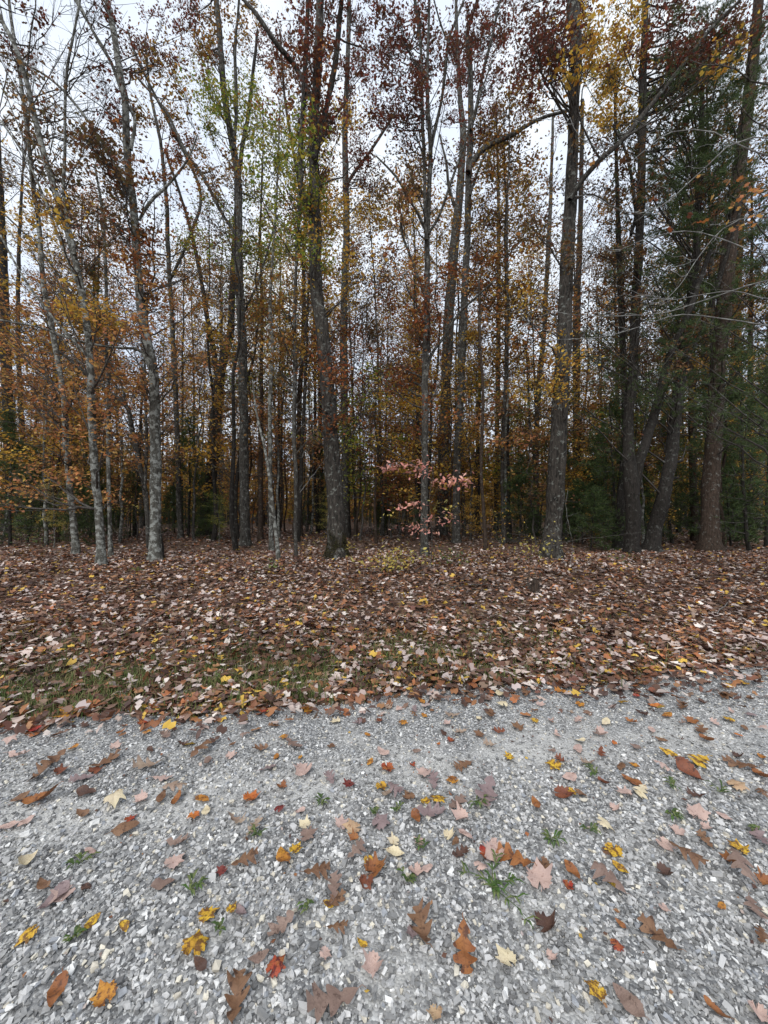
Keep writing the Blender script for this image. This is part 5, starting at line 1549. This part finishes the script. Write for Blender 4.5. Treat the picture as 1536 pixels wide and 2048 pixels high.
def weed(px, py, size, label, nb=14, long=False, seed=1):
    rg = np.random.default_rng(seed); h_ = hit(px, py); o = empty('weed', h_ + np.array((0, 0, .008))); tag(o, label, 'weed', 'green weeds growing in the gravel')
    tb = Tubes(); V, F, Cn = [], [], []; off_ = 0
    def blade(s, d_, L_, w_):
        nonlocal off_
        sd_ = np.array((-d_[1], d_[0], 0)) * w_
        m_ = s + d_ * L_ * .5 + np.array((0, 0, L_ * .28)); t_ = s + d_ * L_ + np.array((0, 0, L_ * .12))
        V.extend([s - sd_ * .4, s + sd_ * .4, m_ + sd_, m_ - sd_, t_]); F.extend([off_, off_ + 1, off_ + 2, off_ + 3, off_ + 3, off_ + 2, off_ + 4]); Cn.extend([4, 3]); off_ += 5
    runners = 5 if long else 3
    for r_ in range(runners):
        a = rg.uniform(0, 6.28) if not long else [-.95, -.55, 1.1, 2.6, .2][r_]
        d0 = np.array((math.cos(a), math.sin(a), 0)); L_ = size * (rg.uniform(.6, 1.1) if long else rg.uniform(.15, .45))
        w_ = np.array([d0 * L_ * q + np.array((rg.normal(0, .006), rg.normal(0, .006), .012 + .012 * math.sin(q * 3))) for q in np.linspace(0, 1, 6)])
        tb.add(w_, np.linspace(.0022, .001, 6), 4)
        for q in range(nb):
            u = rg.uniform(0, 1); s = w_[int(u * 5)]; b_ = a + rg.choice((-1, 1)) * rg.uniform(.3, 1.2)
            blade(s, np.array((math.cos(b_), math.sin(b_), 0)), size * (rg.uniform(.14, .3) if long else rg.uniform(.3, .6)), .0045 if long else .0055)
    link('stem', tb.mesh('stem'), WM, o); link('blades', mesh_np('blades', np.array(V), F, Cn), WM, o)


for i, (px, py, s, lab, lg) in enumerate((
        (982, 1785, .20, 'long green crabgrass strand sprawling over gravel right of centre', True), (515, 1678, .09, 'flat green weed under the pale buff oak leaf, left of centre', False),
        (160, 1738, .10, 'green weed with toothed blades below a round pinkish leaf at the left', False), (382, 1787, .09, 'small upright green weed alone on the gravel left of centre', False),
        (145, 1892, .06, 'tiny green sprig between the two lower-left yellow leaves', False), (438, 1870, .06, 'tiny dark green weed right above the largest yellow leaf', False),
        (612, 1820, .07, 'thin green sprig left of the stacked brown oak leaves', False), (955, 1612, .13, 'green weed under the big purple oak leaf', False), (643, 1610, .08, 'green weed with a cream leaf on top, gravel centre', False),
        (1105, 1690, .10, 'grassy green weed tuft above the large pink maple leaf', False), (835, 1705, .08, 'dark green weed beside two cream leaves', False), (815, 1770, .07, 'small weed with dry blades beside the pinkish maple leaf pair', False),
        (795, 1625, .06, 'small green tuft above the crossed purplish oak leaf', False), (1190, 1555, .10, 'flat green weed strand right of the bright yellow leaf', False), (1335, 1635, .11, 'green weed beside the palest pink maple leaf at right', False),
        (1440, 1590, .12, 'green weed patch between gravel leaves near the right edge', False), (1180, 1670, .08, 'small dark weed left of the cream maple leaf', False), (1515, 1672, .07, 'green weed nearest the right edge of the gravel', False),
        (750, 1635, .05, 'tiny round-leaved green weed at the gravel centre', False), (1345, 1580, .09, 'low green weed beside the long reddish brown leaf', False))):
    weed(px, py, s * (1 if lg else .95), lab, 14 if lg else 3 + i % 5, lg, 50 + i)
